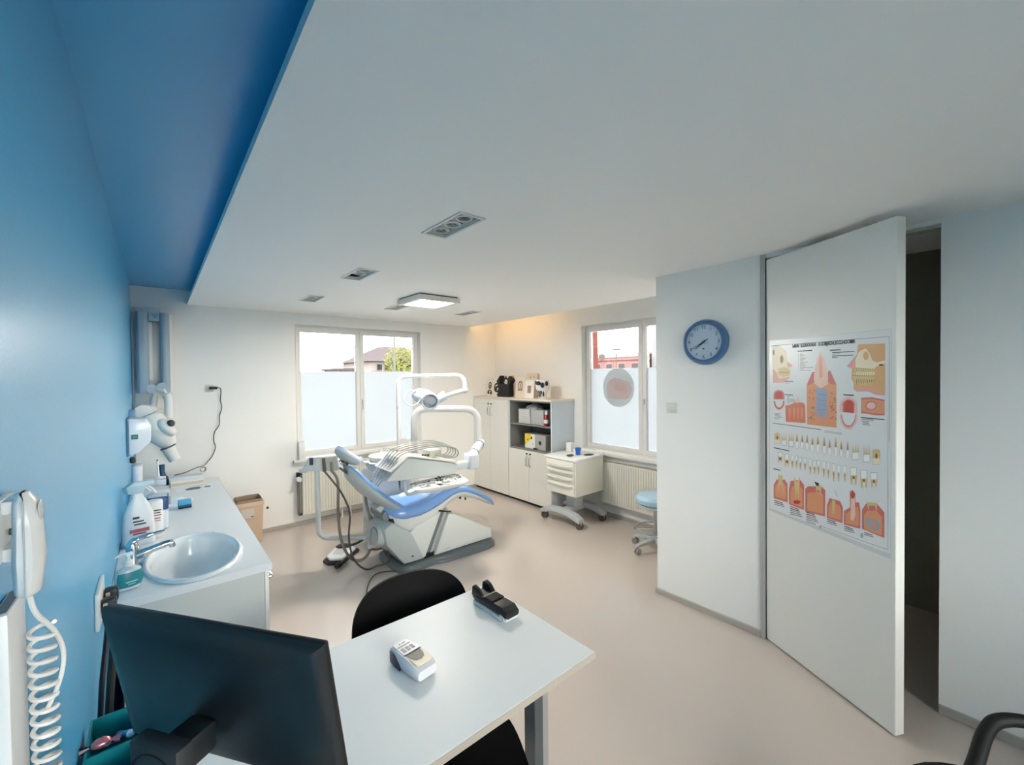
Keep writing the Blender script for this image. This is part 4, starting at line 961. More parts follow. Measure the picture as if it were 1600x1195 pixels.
obj('emblem', MB().box(2.20, 2.29, 3.6985, 3.7005, .10, .108), GREY, fc)

def lerp(tab, x):
    for (a, p), (b, q) in zip(tab, tab[1:]):
        if x <= b:
            k = max(0, (x-a)/(b-a)); k = k*k*(3-2*k) if False else k; return p+(q-p)*k
    return tab[-1][1]
ZL = [(1.64, .575), (1.70, .53), (1.78, .508), (1.95, .507), (2.08, .535), (2.25, .60), (2.34, .635), (2.42, .645), (2.5, .632), (2.62, .58), (2.80, .475), (2.95, .375)]
HW = [(1.64, .16), (1.70, .235), (1.80, .265), (2.2, .262), (2.45, .245), (2.7, .215), (2.88, .175), (2.95, .12)]
TH = [(1.64, .05), (1.75, .075), (2.2, .075), (2.45, .055), (2.7, .045), (2.9, .04), (2.95, .022)]
rings = []
xs = [1.64+i*(2.95-1.64)/40 for i in range(41)]
for x in xs:
    z, w, h = lerp(ZL, x), lerp(HW, x), lerp(TH, x)
    bol = h*(1. if x < 2.3 else .55)
    sec = [(-.88, -.012), (-1, .2*h), (-1, .6*h), (-.94, h+.5*bol*.4), (-.85, h+bol*.45), (-.70, h*.95), (-.35, h*.75), (0, h*.70), (.35, h*.75), (.70, h*.95), (.85, h+bol*.45), (.94, h+.2*bol), (1, .6*h), (1, .2*h), (.88, -.012)]
    rings.append([(x, YC+a*w, z+b) for a, b in sec])
obj('seat_cushion', MB().loft(rings), VINYL, t, smooth=60)
DP = [(1.66, .03), (1.74, .12), (1.86, .17), (1.98, .165), (2.15, .125), (2.3, .085), (2.5, .06), (2.75, .035), (2.90, .02)]
rings = []
for x in [1.66+i*(2.90-1.66)/30 for i in range(31)]:
    z, w, h = lerp(ZL, x)-.004, lerp(HW, x)*.97, lerp(DP, x)
    rings.append([(x, YC+a*w, z+b) for a, b in ((-.95, 0), (-.96, -.25*h), (-.88, -.7*h), (-.70, -h), (.70, -h), (.88, -.7*h), (.96, -.25*h), (.95, 0))])
obj('seat_shell', MB().loft(rings), SH, t, smooth=50)
obj('shell_bolt', MB().cyl((2.47, 3.80, .575), (2.47, 3.80, .545), .012, n=10), BLACK, t); obj('shell_bolt', MB().cyl((2.53, 3.79, .55), (2.53, 3.79, .525), .009, n=10), BLACK, t)
# backrest, along d from the seat to the head
A = Vector((1.80, YC, .585)); dv = Vector((-.714, 0, .70)); nv = Vector((.70, 0, .714)); LEN = .66
WB = [(0, .17), (.06, .225), (.15, .258), (.35, .268), (.6, .235), (.85, .175), (.95, .135), (1, .085)]
def bp(s, v, n): q = A+dv*(s*LEN)+nv*(n-.035*math.sin(math.pi*s)); return (q.x, YC+v, q.z)
shell, cush = [], []
for i in range(27):
    s = i/26; w = lerp(WB, s); b = .075*min(1, s*6+.25)*min(1, (1-s)*5+.2)
    shell.append([bp(s, w*math.cos(a), -b*math.sin(a)) for a in [math.pi*k/12 for k in range(13)]])
    hgt = .030*min(1, s*8+.3)*min(1, (1-s)*8+.3)
    cush.append([bp(s, a*w, n*hgt) for a, n in ((-.99, .02), (-1.02, .45), (-.97, .9), (-.85, 1.1), (-.6, .85), (0, .65), (.6, .85), (.85, 1.1), (.97, .9), (1.02, .45), (.99, .02))])
sh = obj('backrest_shell', MB().loft(shell), SHG, t, smooth=60)
obj('back_cushion', MB().loft(cush), VINYL, t, smooth=60)
# moulded line on the shell
obj('moulded_line', MB().tube([bp(s, lerp(WB, s)*.62, -.066*min(1, s*6+.25)) for s in (.12, .2, .3, .45, .58)], .0035, 6, 4), MGREY, sh)
obj('back_hinge', MB().prism([(1.56, .62), (1.66, .50), (1.78, .50), (1.80, .58), (1.70, .66)], 3.86, 4.04, 'y', r=.02), SHG, t)
obj('hinge_cover', MB().cyl((1.66, 3.80, .54), (1.66, 4.10, .54), .055, n=20), MGREY, t)
# headrest
HC = Vector((1.345, YC, 1.135)); hd = Vector((-.80, 0, .60)); hn = Vector((.60, 0, .80))
def hp(s, v, n): q = HC+hd*s+hn*n; return (q.x, YC+v, q.z)
hr, hs = [], []
for i in range(15):
    s = -1+2*i/14; w = .135*math.sqrt(max(.02, 1-abs(s)**3)); 
    hr.append([hp(s*.125, a*w, n) for a, n in ((-.98, .0), (-1, .016), (-.9, .034), (-.5, .030), (0, .024), (.5, .030), (.9, .034), (1, .016), (.98, .0))])
    hs.append([hp(s*.125, w*math.cos(a), -.062*math.sin(a)*math.sqrt(max(.05, 1-abs(s)**2.5))) for a in [math.pi*k/10 for k in range(11)]])
hh = obj('headrest', MB().loft(hr), mat('vinyl_light', (206, 216, 228), .3), t, smooth=60)
obj('headrest_shell', MB().loft(hs), SHG, hh, smooth=60)
obj('headrest_bar', MB(frame(A+dv*.60-nv*.05, dv, (0, 1, 0))).box(-.06, .09, -.03, .03, -.008, .008, r=.003), DGREY, hh)
obj('headrest_clamp', MB().box(1.285, 1.335, 3.90, 4.0, 1.055, 1.105, r=.01), BLACK, hh)
obj('headrest_lever', MB().tube([(1.30, 3.88, 1.07), (1.26, 3.86, 1.09), (1.235, 3.86, 1.12)], .010, 8, 4), CHROME, hh)

# ================================================================== dental unit: spittoon column, lamp, delivery table, assistant arm
UW = mat('unit_white', (202, 207, 212), .3); PIPE = mat('pipe_white', (208, 205, 200), .3)
t = thing('dental_unit', 'white dental unit with spittoon, lamp arm, instrument table and suction arm', 'dental unit', (1.95, 4.5, 0)); unit = t
obj('column', MB().box(1.74, 2.22, 4.36, 4.70, .005, .86, r=.05, seg=3), UW, t)
obj('spittoon_body', MB().lathe([(.13, .82), (.20, .86), (.225, .90), (.23, .945), (.21, .952), (.12, .94)], (1.95, 4.42, 0), n=36, sx=1.1), UW, t)
sp = obj('spittoon_bowl', MB().lathe([(.20, .95), (.215, .985), (.215, 1.002), (.195, 1.004), (.175, .985), (.10, .968), (.02, .96), (.001, .96)], (1.95, 4.42, 0), n=36), mat('bowl_ceramic', (228, 220, 212), .15), t)
obj('spittoon_bracket', MB().tube([(1.72, 4.40, .95), (1.64, 4.36, .97), (1.60, 4.34, 1.03)], .016, 8, 4), UW, sp)
obj('bowl_tap', MB().tube([(2.09, 4.44, .985), (2.09, 4.44, 1.12), (2.11, 4.42, 1.155), (2.15, 4.39, 1.155), (2.165, 4.38, 1.12), (2.165, 4.38, 1.05)], .009, 8, 5), PIPE, sp)
obj('cup_filler', MB().tube([(2.03, 4.52, .98), (1.98, 4.50, 1.05), (1.92, 4.49, 1.06), (1.87, 4.47, 1.03)], .008, 8, 5), CHROME, sp)
obj('tap_base', MB().box(2.05, 2.20, 4.40, 4.52, .96, 1.0, r=.012), GREY, t)
kd = Vector((.76, -.65, 0))
P0 = Vector((2.085, 4.45, .90))
def rounded(pts, r, k=5):
    out = [Vector(pts[0])]
    for a, b, c in zip(pts, pts[1:], pts[2:]):
        a, b, c = Vector(a), Vector(b), Vector(c); u = (a-b).normalized()*r; v = (c-b).normalized()*r
        for i in range(k+1):
            s = i/k; out.append((b+u)*(1-s)**2+b*2*s*(1-s)+(b+v)*s*s)
    out.append(Vector(pts[-1])); return out
lp = obj('lamp_pole', MB().tube(rounded([P0, P0+Vector((0, 0, .965)), P0+kd*.755+Vector((0, 0, .972)), P0+kd*.755+Vector((0, 0, .80))], .11), .023, 14), PIPE, t)
obj('pole_collar', MB().cyl((2.085, 4.45, 1.50), (2.085, 4.45, 1.53), .025, n=16), GREY, lp)
JE = P0+kd*.755+Vector((0, 0, .80)); LA = Vector((2.44, 4.13, 1.625))
obj('lamp_joint', MB().ell(JE, .036, .036, .036), PIPE, lp)
obj('lamp_arm', MB().cyl(JE, LA, .026, .024, n=16), PIPE, lp)
obj('lamp_swivel', MB().cyl(LA+Vector((.045, -.035, .022)), LA+Vector((-.035, .03, -.03)), .052, .05, n=10), UW, lp)
obj('swivel_cap', MB().ell(LA+Vector((.02, -.02, .055)), .022, .022, .012), mat('cap_yellow', (206, 196, 120), .4), lp)
obj('lamp_neck', MB().cyl(LA+Vector((-.02, .02, -.02)), (2.36, 4.17, 1.588), .018), PIPE, lp)
obj('lamp_cable', MB().tube([LA+Vector((-.02, 0, .02)), (2.40, 4.14, 1.66), (2.36, 4.16, 1.64), (2.345, 4.17, 1.61)], .006, 6, 4), DGREY, lp)
LH = Vector((2.29, 4.22, 1.625)); ax = (-kd+Vector((0, 0, .33))).normalized(); fr_ = Vector((-.40, -.80, -.42)).normalized()
HM = frame(LH, ax, fr_.cross(ax).normalized())
lh = obj('lamp_head', MB(HM).loft([[(x, a*w, b*h) for a, b in ((-1, -.5), (-.8, .6), (-.3, 1), (.3, 1), (.8, .6), (1, -.5), (.8, -1), (-.8, -1))] for x, w, h in ((-.14, .03, .03), (-.11, .065, .06), (0, .085, .075), (.09, .075, .06), (.14, .035, .03))]), UW, lp)
DC = LH+kd*.075+Vector((0, 0, -.04))+Vector((-.65, -.76, 0))*.07; dn = Vector((-.42, -.86, -.25)).normalized()
obj('lamp_bezel', MB().torus(DC, dn, .088, .012, 32, 8), UW, lh)
obj('lamp_reflector', MB(frame(DC, dn.orthogonal(), dn.cross(dn.orthogonal()))).lathe([(.084, 0), (.07, -.025), (.035, -.045), (.001, -.05)], n=28, cap0=False), mat('lamp_mirror', (176, 186, 190), .12, metal=.7), lh)
obj('lamp_lens', MB(frame(DC, dn.orthogonal(), dn.cross(dn.orthogonal()))).lathe([(.084, .002), (.03, .006), (.001, .007)], n=28, cap0=False), glass_mat('lens_glass'), lh)
obj('lamp_handle', MB().torus(LH-kd*.115+Vector((-.05, -.05, .0)), Vector((-.45, -.8, .2)), .085, .008, 28, 8), GREY, lh)
# delivery arm
Q0 = Vector((2.30, 4.50, .85))
ar = obj('delivery_arm', MB().tube(rounded([Q0, Q0+Vector((0, 0, .635)), Q0+kd*.745+Vector((0, 0, .625)), Q0+kd*.765+Vector((0, 0, .23))], .16, 7), .04, 18), PIPE, t)
obj('arm_sleeve', MB().cyl(Q0, Q0+Vector((0, 0, .12)), .052, n=20), UW, ar)
A1 = Vector((2.885, 3.995, 1.075)); A2 = Vector((2.575, 3.73, .99))
obj('swing_arm', MB().cyl(A1, A2, .052, n=20), UW, ar)
for k in (.12, .72): obj('arm_ring', MB().cyl(A1.lerp(A2, k), A1.lerp(A2, k+.04), .056, n=20), MGREY, ar)
obj('arm_end', MB().ell(A1, .056, .056, .056), UW, ar)
obj('arm_knuckle', MB().box(2.50, 2.625, 3.65, 3.78, .87, 1.035, r=.022, seg=3), UW, ar)
dl = obj('instrument_table', MB().prism([(1.545, .925), (1.62, .915), (2.27, .875), (2.30, .90), (2.30, .985), (1.80, 1.105), (1.755, 1.11)], 3.58, 3.93, 'y', r=.014), mat('table_white', (188, 194, 192), .32), t)
obj('table_lid', MB().prism([(1.60, 1.0), (1.76, 1.113), (1.80, 1.110), (2.30, .99), (2.30, 1.003), (1.80, 1.124), (1.752, 1.126), (1.585, 1.008)], 3.575, 3.935, 'y', r=.003), PIPE, dl)
obj('table_neck', MB().box(2.29, 2.51, 3.67, 3.76, .89, .965, r=.015), UW, dl)
obj('keypad', MB().box(2.03, 2.17, 3.66, 3.80, 1.06, 1.135, r=.014), mat('keypad_grey', (178, 182, 172), .4), dl)
for q in range(3): obj('keypad_button', MB().box(1.95+q*.028, 1.968+q*.028, 3.655, 3.67, 1.095-q*.004, 1.108-q*.004), BLACK, dl)
HOSE = mat('hose_grey', (146, 148, 142), .4); HST = mat('hose_steel', (186, 190, 194), .25, metal=.6)
for k in range(5):
    y = 3.63+k*.058; e_ = .02*k
    h0 = obj('handpiece', MB().tube([(1.49+.006*k, y, .885), (1.55, y, .95), (1.63, y, 1.04), (1.69, y, 1.115)], .010, 8, 4, rad=[.005]*3+[.008]*3+[.011]*9), HST, dl)
    obj('hose', MB().tube([(1.685, y, 1.11), (1.73, y, 1.14+.2*e_), (1.82, y, 1.16+.3*e_), (2.0, y, 1.172+.35*e_), (2.16, y, 1.168+.35*e_), (2.295+e_*.25, y, 1.135+e_*.2), (2.34+e_*.3, y-.005, 1.085), (2.30+e_*.2, y-.01, 1.04), (2.19, y-.01, 1.05), (2.08, y, 1.09)], .0065, 7, 5), HOSE, h0)
obj('scaler_tip', MB().cyl((1.685, 3.60, .92), (1.69, 3.60, .82), .011, .003, n=10), DGREY, dl)
tb = obj('tray_bracket', MB().tube([(1.735, 3.60, .905), (1.735, 3.59, .84), (1.742, 3.57, .79), (1.78, 3.54, .785), (1.88, 3.53, .80)], .016, 10, 5), GREY, dl)
# tray with instruments
TQ = [Vector(p) for p in ((1.818, 3.665, 0), (1.755, 3.39, 0), (2.275, 3.34, 0), (2.383, 3.71, 0))]
tc = sum(TQ, Vector())/4
def tring(k, z, bul=0): 
    pts = []
    for i in range(4):
        a, b = TQ[i], TQ[(i+1) % 4]
        for s in (.12, .5, .88):
            p = a.lerp(b, s); p = tc+(p-tc)*(k+(bul if s == .5 else 0)); pts.append((p.x, p.y, z))
    return pts
tr = obj('tray_holder', MB().loft([tring(.80, .800), tring(1.0, .828), tring(1.04, .842), tring(1.04, .849), tring(.98, .849), tring(.95, .842)]), mat('tray_white', (222, 224, 222), .25), t)
obj('tray_liner', MB().loft([tring(.95, .8425), tring(.95, .846)]), mat('liner_white', (232, 234, 234), .4), tr)
random.seed(11)
def tp(u, v): p = TQ[1].lerp(TQ[2], u).lerp(TQ[0].lerp(TQ[3], u), v); return Vector((p.x, p.y, .8465))
for k in range(7):
    u = .10+k*.028; obj('probe', MB().cyl(tp(u, .12)+Vector((0, 0, .006)), tp(u+.02, .50)+Vector((0, 0, .006)), .004, .0025, n=6), CHROME, tr)
for k in range(4):
    a = tp(.40+.05*k, .15); obj('sachet', MB(Matrix.Translation(a) @ Matrix.Rotation(.3*k-.4, 4, 'Z')).box(-.02, .02, -.045, .045, 0, .003), (PAPER, LINEG, PAPER, mat('sachet_grey', (150, 150, 148), .4))[k], tr)
obj('inner_dish', MB().loft([[(tp(u, v).x, tp(u, v).y, z) for u, v in ((.08, .58), (.42, .58), (.42, .90), (.08, .90))] for z in (.8465, .856)]), mat('dish_white', (214, 216, 216), .3), tr)
for k in range(34):
    u, v = random.uniform(.08 if k > 24 else .46, .95), random.uniform(.25, .88); a = tp(u, v); rz = random.uniform(0, 3.1)
    mk = random.choice([CHROME, PAPER, BLACK, PAPER, PAPER, STEEL])
    obj('instrument', MB(Matrix.Translation(a) @ Matrix.Rotation(rz, 4, 'Z')).box(-.035, .035, -.006, .006, .0005, .012, r=.003, seg=1).box(.03, .045, -.010, .010, .0005, .018, r=.003, seg=1), mk, tr)
# assistant arm
AS = mat('assistant_grey', (196, 201, 203), .35); HB = mat('hose_brown', (122, 114, 104), .45); HD = mat('hose_dark', (76, 74, 70), .45)
aa = obj('assistant_pole', MB().tube(rounded([(1.165, 4.28, 1.0), (1.17, 4.28, .315), (1.60, 4.04, .285)], .10, 7), .022, 14), AS, t)
obj('pole_clamp', MB().box(1.54, 1.60, 4.0, 4.08, .19, .32, r=.012), AS, aa)
obj('lower_link', MB().cyl((1.56, 4.03, .22), (1.75, 3.88, .22), .022, n=14), AS, aa)
obj('cross_link', MB().cyl((1.575, 4.03, .305), (1.72, 3.93, .33), .012, n=10), MGREY, aa)
AM = Matrix.Translation((1.225, 4.27, 1.0)) @ Matrix.Rotation(math.radians(-34), 4, 'Z')
hb = obj('holder_head', MB(AM).prism([(-.19, -.03), (-.17, .02), (-.13, .10), (.14, .115), (.155, -.02), (.13, -.035)], -.05, .05, 'y', r=.010), AS, aa)
obj('holder_panel', MB(AM).prism([(-.06, .02), (-.035, .09), (.13, .10), (.125, .0), (.0, .0)], -.054, -.05, 'y'), mat('holder_cream', (206, 204, 186), .4), hb)
obj('holder_slot', MB(AM).box(-.115, -.08, -.056, -.05, .03, .10, r=.004), DGREY, hb)
obj('holder_foot', MB(AM).box(-.22, -.14, -.045, .045, -.045, -.005, r=.01), AS, hb)
for nm, x, m_ in (('suction_nozzle', .02, HD), ('syringe_grip', .09, HB)): obj(nm, MB(AM).cyl((x, -.07, .10 if x < .05 else .06), (x+.005, -.065, -.03), .013, .016, n=12), m_, hb)
hp0, hp1 = AM @ Vector((.025, -.065, -.03)), AM @ Vector((.095, -.065, -.03))
obj('suction_hose', MB().tube([hp1, (1.325, 4.18, .85), (1.315, 4.16, .55), (1.33, 4.13, .30), (1.40, 4.10, .12), (1.50, 4.08, .075), (1.585, 4.07, .16), (1.60, 4.06, .38), (1.565, 4.10, .62), (1.60, 4.2, .70)], .0135, 10, 6), HB, aa)
obj('saliva_hose', MB().tube([hp0, (1.27, 4.19, .88), (1.35, 4.15, .74), (1.41, 4.12, .55), (1.385, 4.08, .32), (1.40, 4.0, .14), (1.50, 3.97, .022), (1.62, 3.98, .018), (1.72, 3.95, .04), (1.70, 3.92, .20)], .009, 8, 6), HD, aa)
obj('thin_hose', MB().tube([(1.575, 4.14, .75), (1.58, 4.10, .55), (1.63, 4.02, .42), (1.68, 3.95, .34)], .008, 8, 6), HD, aa)

# foot control
FM = frame((1.44, 4.47, 0), (math.cos(math.radians(47)), math.sin(math.radians(47)), 0), (-math.sin(math.radians(47)), math.cos(math.radians(47)), 0))
t = thing('foot_control', 'white and black dental foot pedal on the floor beside the chair', 'foot pedal', M=FM)
obj('pedal_base', MB(FM).prism([(-.20, -.10), (.14, -.13), (.18, -.06), (.18, .08), (.12, .14), (-.16, .12), (-.22, .04)], .001, .03, 'z', r=.008), BLACK, t)
pl = obj('pedal_plate', MB(FM).prism([(-.17, -.09), (.10, -.11), (.15, -.04), (.15, .07), (.08, .12), (-.12, .10), (-.19, .03)], .031, .06, 'z', r=.012), mat('pedal_white', (222, 225, 226), .3), t)
obj('plate_inset', MB(FM).loft([[(x*k, y*k, z) for x, y in ((-.10, -.05), (.07, -.06), (.09, .03), (.04, .07), (-.08, .06))] for k, z in ((1., .0605), (.9, .063))]), GREY, pl)
obj('pedal_lever', MB(FM).tube([(-.10, -.10, .03), (-.22, -.10, .03), (-.29, -.08, .03)], .02, 8, 3, rad=[.018]*4+[.026]*5), BLACK, t)
obj('pedal_hood', MB(FM).ell((.12, .03, .05), .07, .09, .035), BLACK, t)
obj('pedal_spout', MB(FM).tube([(.16, -.02, .05), (.22, -.08, .06), (.26, -.14, .09)], .014, 8, 3), DGREY, t)
tag(obj('floor_cable', MB().tube([(1.78, 3.66, .02), (1.68, 3.80, .008), (1.55, 3.84, .007), (1.42, 3.70, .007), (1.30, 3.45, .007)], .0065, 6, 6), HD), 'thin dark cable on the floor running out from the dental chair base', 'cable')

# operator stool behind the partition corner
t = thing('operator_stool', 'round pale blue saddle stool on castors half hidden behind the partition', 'stool', (4.0, 2.40, 0)); M = XF[t.name]
obj('seat', MB(M).lathe([(.001, .49), (.17, .49), (.205, .515), (.208, .555), (.18, .59), (.10, .60), (.001, .60)], n=36), mat('stool_vinyl', (168, 200, 220), .2, coat=.3), t)
obj('seat_pan', MB(M).lathe([(.001, .455), (.14, .455), (.19, .485), (.19, .49)], n=32), WHITE, t)
obj('gas_lift', MB(M).cyl((0, 0, .10), (0, 0, .455), .025, n=16), STEEL, t)
fr0 = obj('foot_ring', MB(M).torus((0, 0, .225), (0, 0, 1), .215, .011, 40, 8), CHROME, t)
for k in range(3):
    a = k*2.094+.3; obj('ring_spoke', MB(M).cyl((.03*math.cos(a), .03*math.sin(a), .225), (.21*math.cos(a), .21*math.sin(a), .225), .007), CHROME, fr0)
for k in range(5):
    a = math.radians(164+72*k); ca, sa = math.cos(a), math.sin(a)
    lg = obj('base_leg', MB(M @ Matrix.Rotation(a, 4, 'Z')).prism([(.0, .125), (.03, .135), (.24, .105), (.265, .095), (.265, .078), (.03, .085), (0, .085)], -.022, .022, 'y', r=.006), GREY, t)
    cs = obj('castor', MB(M @ Matrix.Rotation(a, 4, 'Z')).cyl((.245, -.025, .032), (.245, -.006, .032), .031, n=16).cyl((.245, .006, .032), (.245, .025, .032), .031, n=16).cyl((.245, 0, .05), (.245, 0, .085), .007), mat('castor_tyre2', (150, 146, 140), .4), t)

# ================================================================== wash counter along the blue wall
CX, CY0, CY1 = .462, 2.572, 5.205
LAMC = mat('counter_laminate', (216, 219, 221), .3)
SCX, SCY, SRX, SRY = .150, 2.965, .222, .385
def counter_mesh():
    mb = MB(); n = 48; x0, x1, y0, y1 = L+.002, CX, CY0, CY1
    hole = [(SCX+.94*SRX*math.cos(2*math.pi*i/n), SCY+.94*SRY*math.sin(2*math.pi*i/n)) for i in range(n)]
    by = SCY+SRY+.1
    def edge(i):
        a = 2*math.pi*i/n; c, s = math.cos(a), math.sin(a); ks = []
        if c > 1e-9: ks.append((x1-SCX)/c)
        if c < -1e-9: ks.append((x0-SCX)/c)
        if s > 1e-9: ks.append((by-SCY)/s)
        if s < -1e-9: ks.append((y0-SCY)/s)
        k = min(ks); return (SCX+k*c, SCY+k*s)
    for z0, z1 in ((ZC-.038, ZC),):
        out = [edge(i) for i in range(n)]
        # snap the four corners
        for cx, cy in ((x0, y0), (x1, y0), (x1, by), (x0, by)):
            j = min(range(n), key=lambda i: (out[i][0]-cx)**2+(out[i][1]-cy)**2); out[j] = (cx, cy)
        for z in (z0, z1): mb.loft([[(*p, z) for p in hole], [(*p, z) for p in out]], False, False)
        mb.loft([[(*p, z0) for p in out], [(*p, z1) for p in out]], False, False); mb.loft([[(*p, z0) for p in hole], [(*p, z1) for p in hole]], False, False)
        mb.box(x0, x1, by, y1, z0, z1)
    return mb
t = thing('wash_counter', 'long white laminate counter along the blue wall with an oval sink cut-out', 'counter', (.14, 3.9, 0))
obj('worktop', counter_mesh(), LAMC, t, smooth=0)
obj('end_panel', MB().box(L+.045, .428, CY0+.018, CY0+.036, .06, ZC-.038), mat('counter_panel', (190, 193, 190), .4), t)
obj('end_panel', MB().box(L+.045, .428, CY1-.03, CY1-.012, .06, ZC-.038), mat('counter_panel', (190, 193, 190), .4), t)
obj('back_rail', MB().box(L+.045, L+.06, CY0+.036, CY1-.03, .06, ZC-.038), LAM, t)
obj('plinth', MB().box(L+.05, .37, CY0+.05, CY1-.05, 0, .06), MGREY, t)
obj('edge_strip', MB().box(CX, CX+.002, CY0, CY1, ZC-.037, ZC-.002), mat('edge_alu', (205, 206, 208), .25, metal=.6), t)
for k in range(5):
    y0 = CY0+.02+k*(CY1-CY0-.04)/5; y1 = y0+(CY1-CY0-.04)/5-.004
    d = obj('door', MB().box(.43, .449, y0, y1, .065, ZC-.045, r=.002, seg=1), LAM, t)
    obj('handle', MB().box(.449, .474, y0+.02, y0+.16, ZC-.098, ZC-.086, r=.004).box(.449, .456, y0+.02, y0+.035, ZC-.108, ZC-.076, r=.002), CHROME, d)
n = 48
def er(k, z, ky=None): ky = ky or k; return [(SCX+SRX*k*math.cos(2*math.pi*i/n), SCY+SRY*ky*math.sin(2*math.pi*i/n), ZC+z) for i in range(n)]
t = thing('oval_sink', 'white oval ceramic washbasin set into the counter by the tap', 'sink', (SCX, SCY, ZC-.17))
CER = mat('ceramic', (222, 226, 228), .12, coat=.3)
obj('basin', MB().loft([er(.90, .0006, .93), er(1.0, .001), er(1.01, .008), er(.985, .017), er(.94, .019, .955), er(.885, .010, .92), er(.865, -.02, .905), er(.84, -.09, .88), er(.78, -.15, .82), er(.6, -.19, .64), er(.3, -.203, .32), er(.05, -.205, .05)], False, True), CER, t, smooth=60)
obj('drain', MB().lathe([(.028, 0), (.03, .004), (.02, .006), (.001, .003)], (SCX, SCY, ZC-.206), n=20), CHROME, t)
obj('overflow', MB().cyl((SCX-.190, SCY-.10, ZC-.05), (SCX-.176, SCY-.10, ZC-.053), .013, n=14), DGREY, t)
t = thing('sink_tap', 'chrome single-lever mixer tap behind the oval washbasin', 'tap', (-.075, 3.0, ZC))
obj('tap_body', MB().lathe([(.03, .0), (.032, .012), (.026, .03), (.026, .085), (.03, .11), (.02, .135)], (-.110, 3.0, ZC+.0005), n=24), CHROME, t)
obj('spout', MB().tube([(-.105, 3.0, ZC+.055), (-.04, 3.0, ZC+.075), (.03, 3.0, ZC+.092), (.055, 3.0, ZC+.090)], .017, 12, 5, rad=[.022]*5+[.019]*5+[.016]*6), CHROME, t)
obj('aerator', MB().cyl((.05, 3.0, ZC+.092), (.055, 3.0, ZC+.068), .015, n=16), CHROME, t)
obj('lever', MB().tube([(-.13, 3.0, ZC+.115), (-.09, 3.0, ZC+.145), (-.03, 3.0, ZC+.158), (.022, 3.0, ZC+.163)], .011, 10, 5, rad=[.02]*5+[.013]*5+[.009]*6), CHROME, t)
t = thing('soap_bottle', 'clear pump soap bottle with teal label at the end of the counter', 'soap bottle', (-.115, 2.71, ZC), .35); M = XF[t.name]
obj('bottle', MB(M).lathe([(.03, .0008), (.046, .006), (.053, .04), (.052, .07), (.044, .095), (.022, .108), (.016, .112)], n=28, sy=.62), mat('soap_clear', (206, 222, 226), .1, alpha=.8), t)
TEAL = mat('label_teal', (38, 128, 136), .4)
obj('label', MB(M).loft([[(1.015*r*math.cos(a), 1.015*r*.62*math.sin(a), z) for a in [math.radians(205+13*i) for i in range(11)]] for r, z in ((.049, .018), (.053, .035), (.053, .06), (.051, .075), (.047, .086))], False, False, closed=False), TEAL, t)
obj('label_print', MB(M).box(-.022, .022, -.0345, -.0338, .040, .046).box(-.014, .014, -.0342, -.0335, .030, .034), mat('label_print', (150, 205, 205), .5), t)
obj('pump_collar', MB(M).lathe([(.018, .11), (.018, .135), (.008, .138), (.006, .16)], n=18), WHITE, t)
obj('pump_head', MB(M).box(-.012, .016, -.011, .011, .158, .174, r=.005).tube([(.01, 0, .168), (-.03, 0, .172), (-.05, 0, .162)], .006, 8, 3), mat('pump_white', (214, 230, 234), .3), t)
def spray(label, x, y, w, d, h, rz, shoulder, head=True, pr=None):
    t = thing('spray_bottle', label, 'spray bottle', (x, y, ZC), rz, group='white cleaning bottles on the counter'); M = XF[t.name]
    sc = [(1, .001), (1.03, .02), (1.03, h*.25), (.92, h*shoulder), (.62, h*.66), (.36, h*.76), (.30, h*.82)] if head else [(1, .001), (1.02, .015), (1.02, h*.93), (.95, h*.98), (.6, h)]
    def oval(k, z): return [(k*w/2*(abs(math.cos(a))**.7)*(1 if math.cos(a) > 0 else -1), k*d/2*(abs(math.sin(a))**.8)*(1 if math.sin(a) > 0 else -1), z) for a in [2*math.pi*i/28 for i in range(28)]]
    obj('bottle', MB(M).loft([oval(k, z) for k, z in sc]), mat('bottle_white', (222, 224, 224), .3), t, smooth=60)
    if head:
        obj('trigger_head', MB(M).prism([(-.045, h*.82), (.03, h*.82), (.035, h*.9), (.075, h*.93), (.075, h), (-.02, h), (-.055, h*.93)], -.017, .017, 'y', r=.006), mat('spray_head', (188, 206, 212), .35), t)
        obj('trigger', MB(M).tube([(.045, 0, h*.92), (.065, 0, h*.86), (.085, 0, h*.78)], .007, 6, 4), WHITE, t)
    if pr:
        p = MB(M)
        for q in pr[0]: p.box(q[0], q[1], -d/2*1.035-.0008, -d/2*1.03, q[2], q[3])
        obj('label_print', p, INK, t, smooth=0); p = MB(M)
        for q in pr[1]: p.box(q[0], q[1], -d/2*1.035-.0012, -d/2*1.03, q[2], q[3])
        obj('label_mark', p, mat('mark_red', (176, 92, 100), .5), t, smooth=0)
    return t
spray('white trigger spray bottle with red lettering standing by the blue wall', -.095, 3.40, .15, .075, .38, .15, .50, True, ([(-.03, .0, .165, .178), (-.03, .02, .145, .153), (-.025, .03, .128, .136)], [(-.045, .045, .085, .105), (-.03, .03, .07, .082)]))
spray('white flat-topped bottle with side lettering beside the trigger spray', -.022, 3.50, .085, .07, .235, .0, .5, False, ([(.0, .035, .17, .176), (.0, .03, .155, .16), (.0, .035, .14, .145)], [(.0, .03, .12, .126), (.0, .03, .105, .11)]))
spray('pale trigger spray bottle half hidden behind the others at the blue wall', -.125, 3.78, .09, .07, .30, .1, .5)
t = thing('wipes_tub', 'white tub with navy blue top label on the counter', 'tub', (-.005, 3.68, ZC)); M = XF[t.name]
obj('tub', MB(M).box(-.055, .055, -.05, .05, .001, .13, r=.012), mat('tub_white', (218, 222, 226), .3), t)
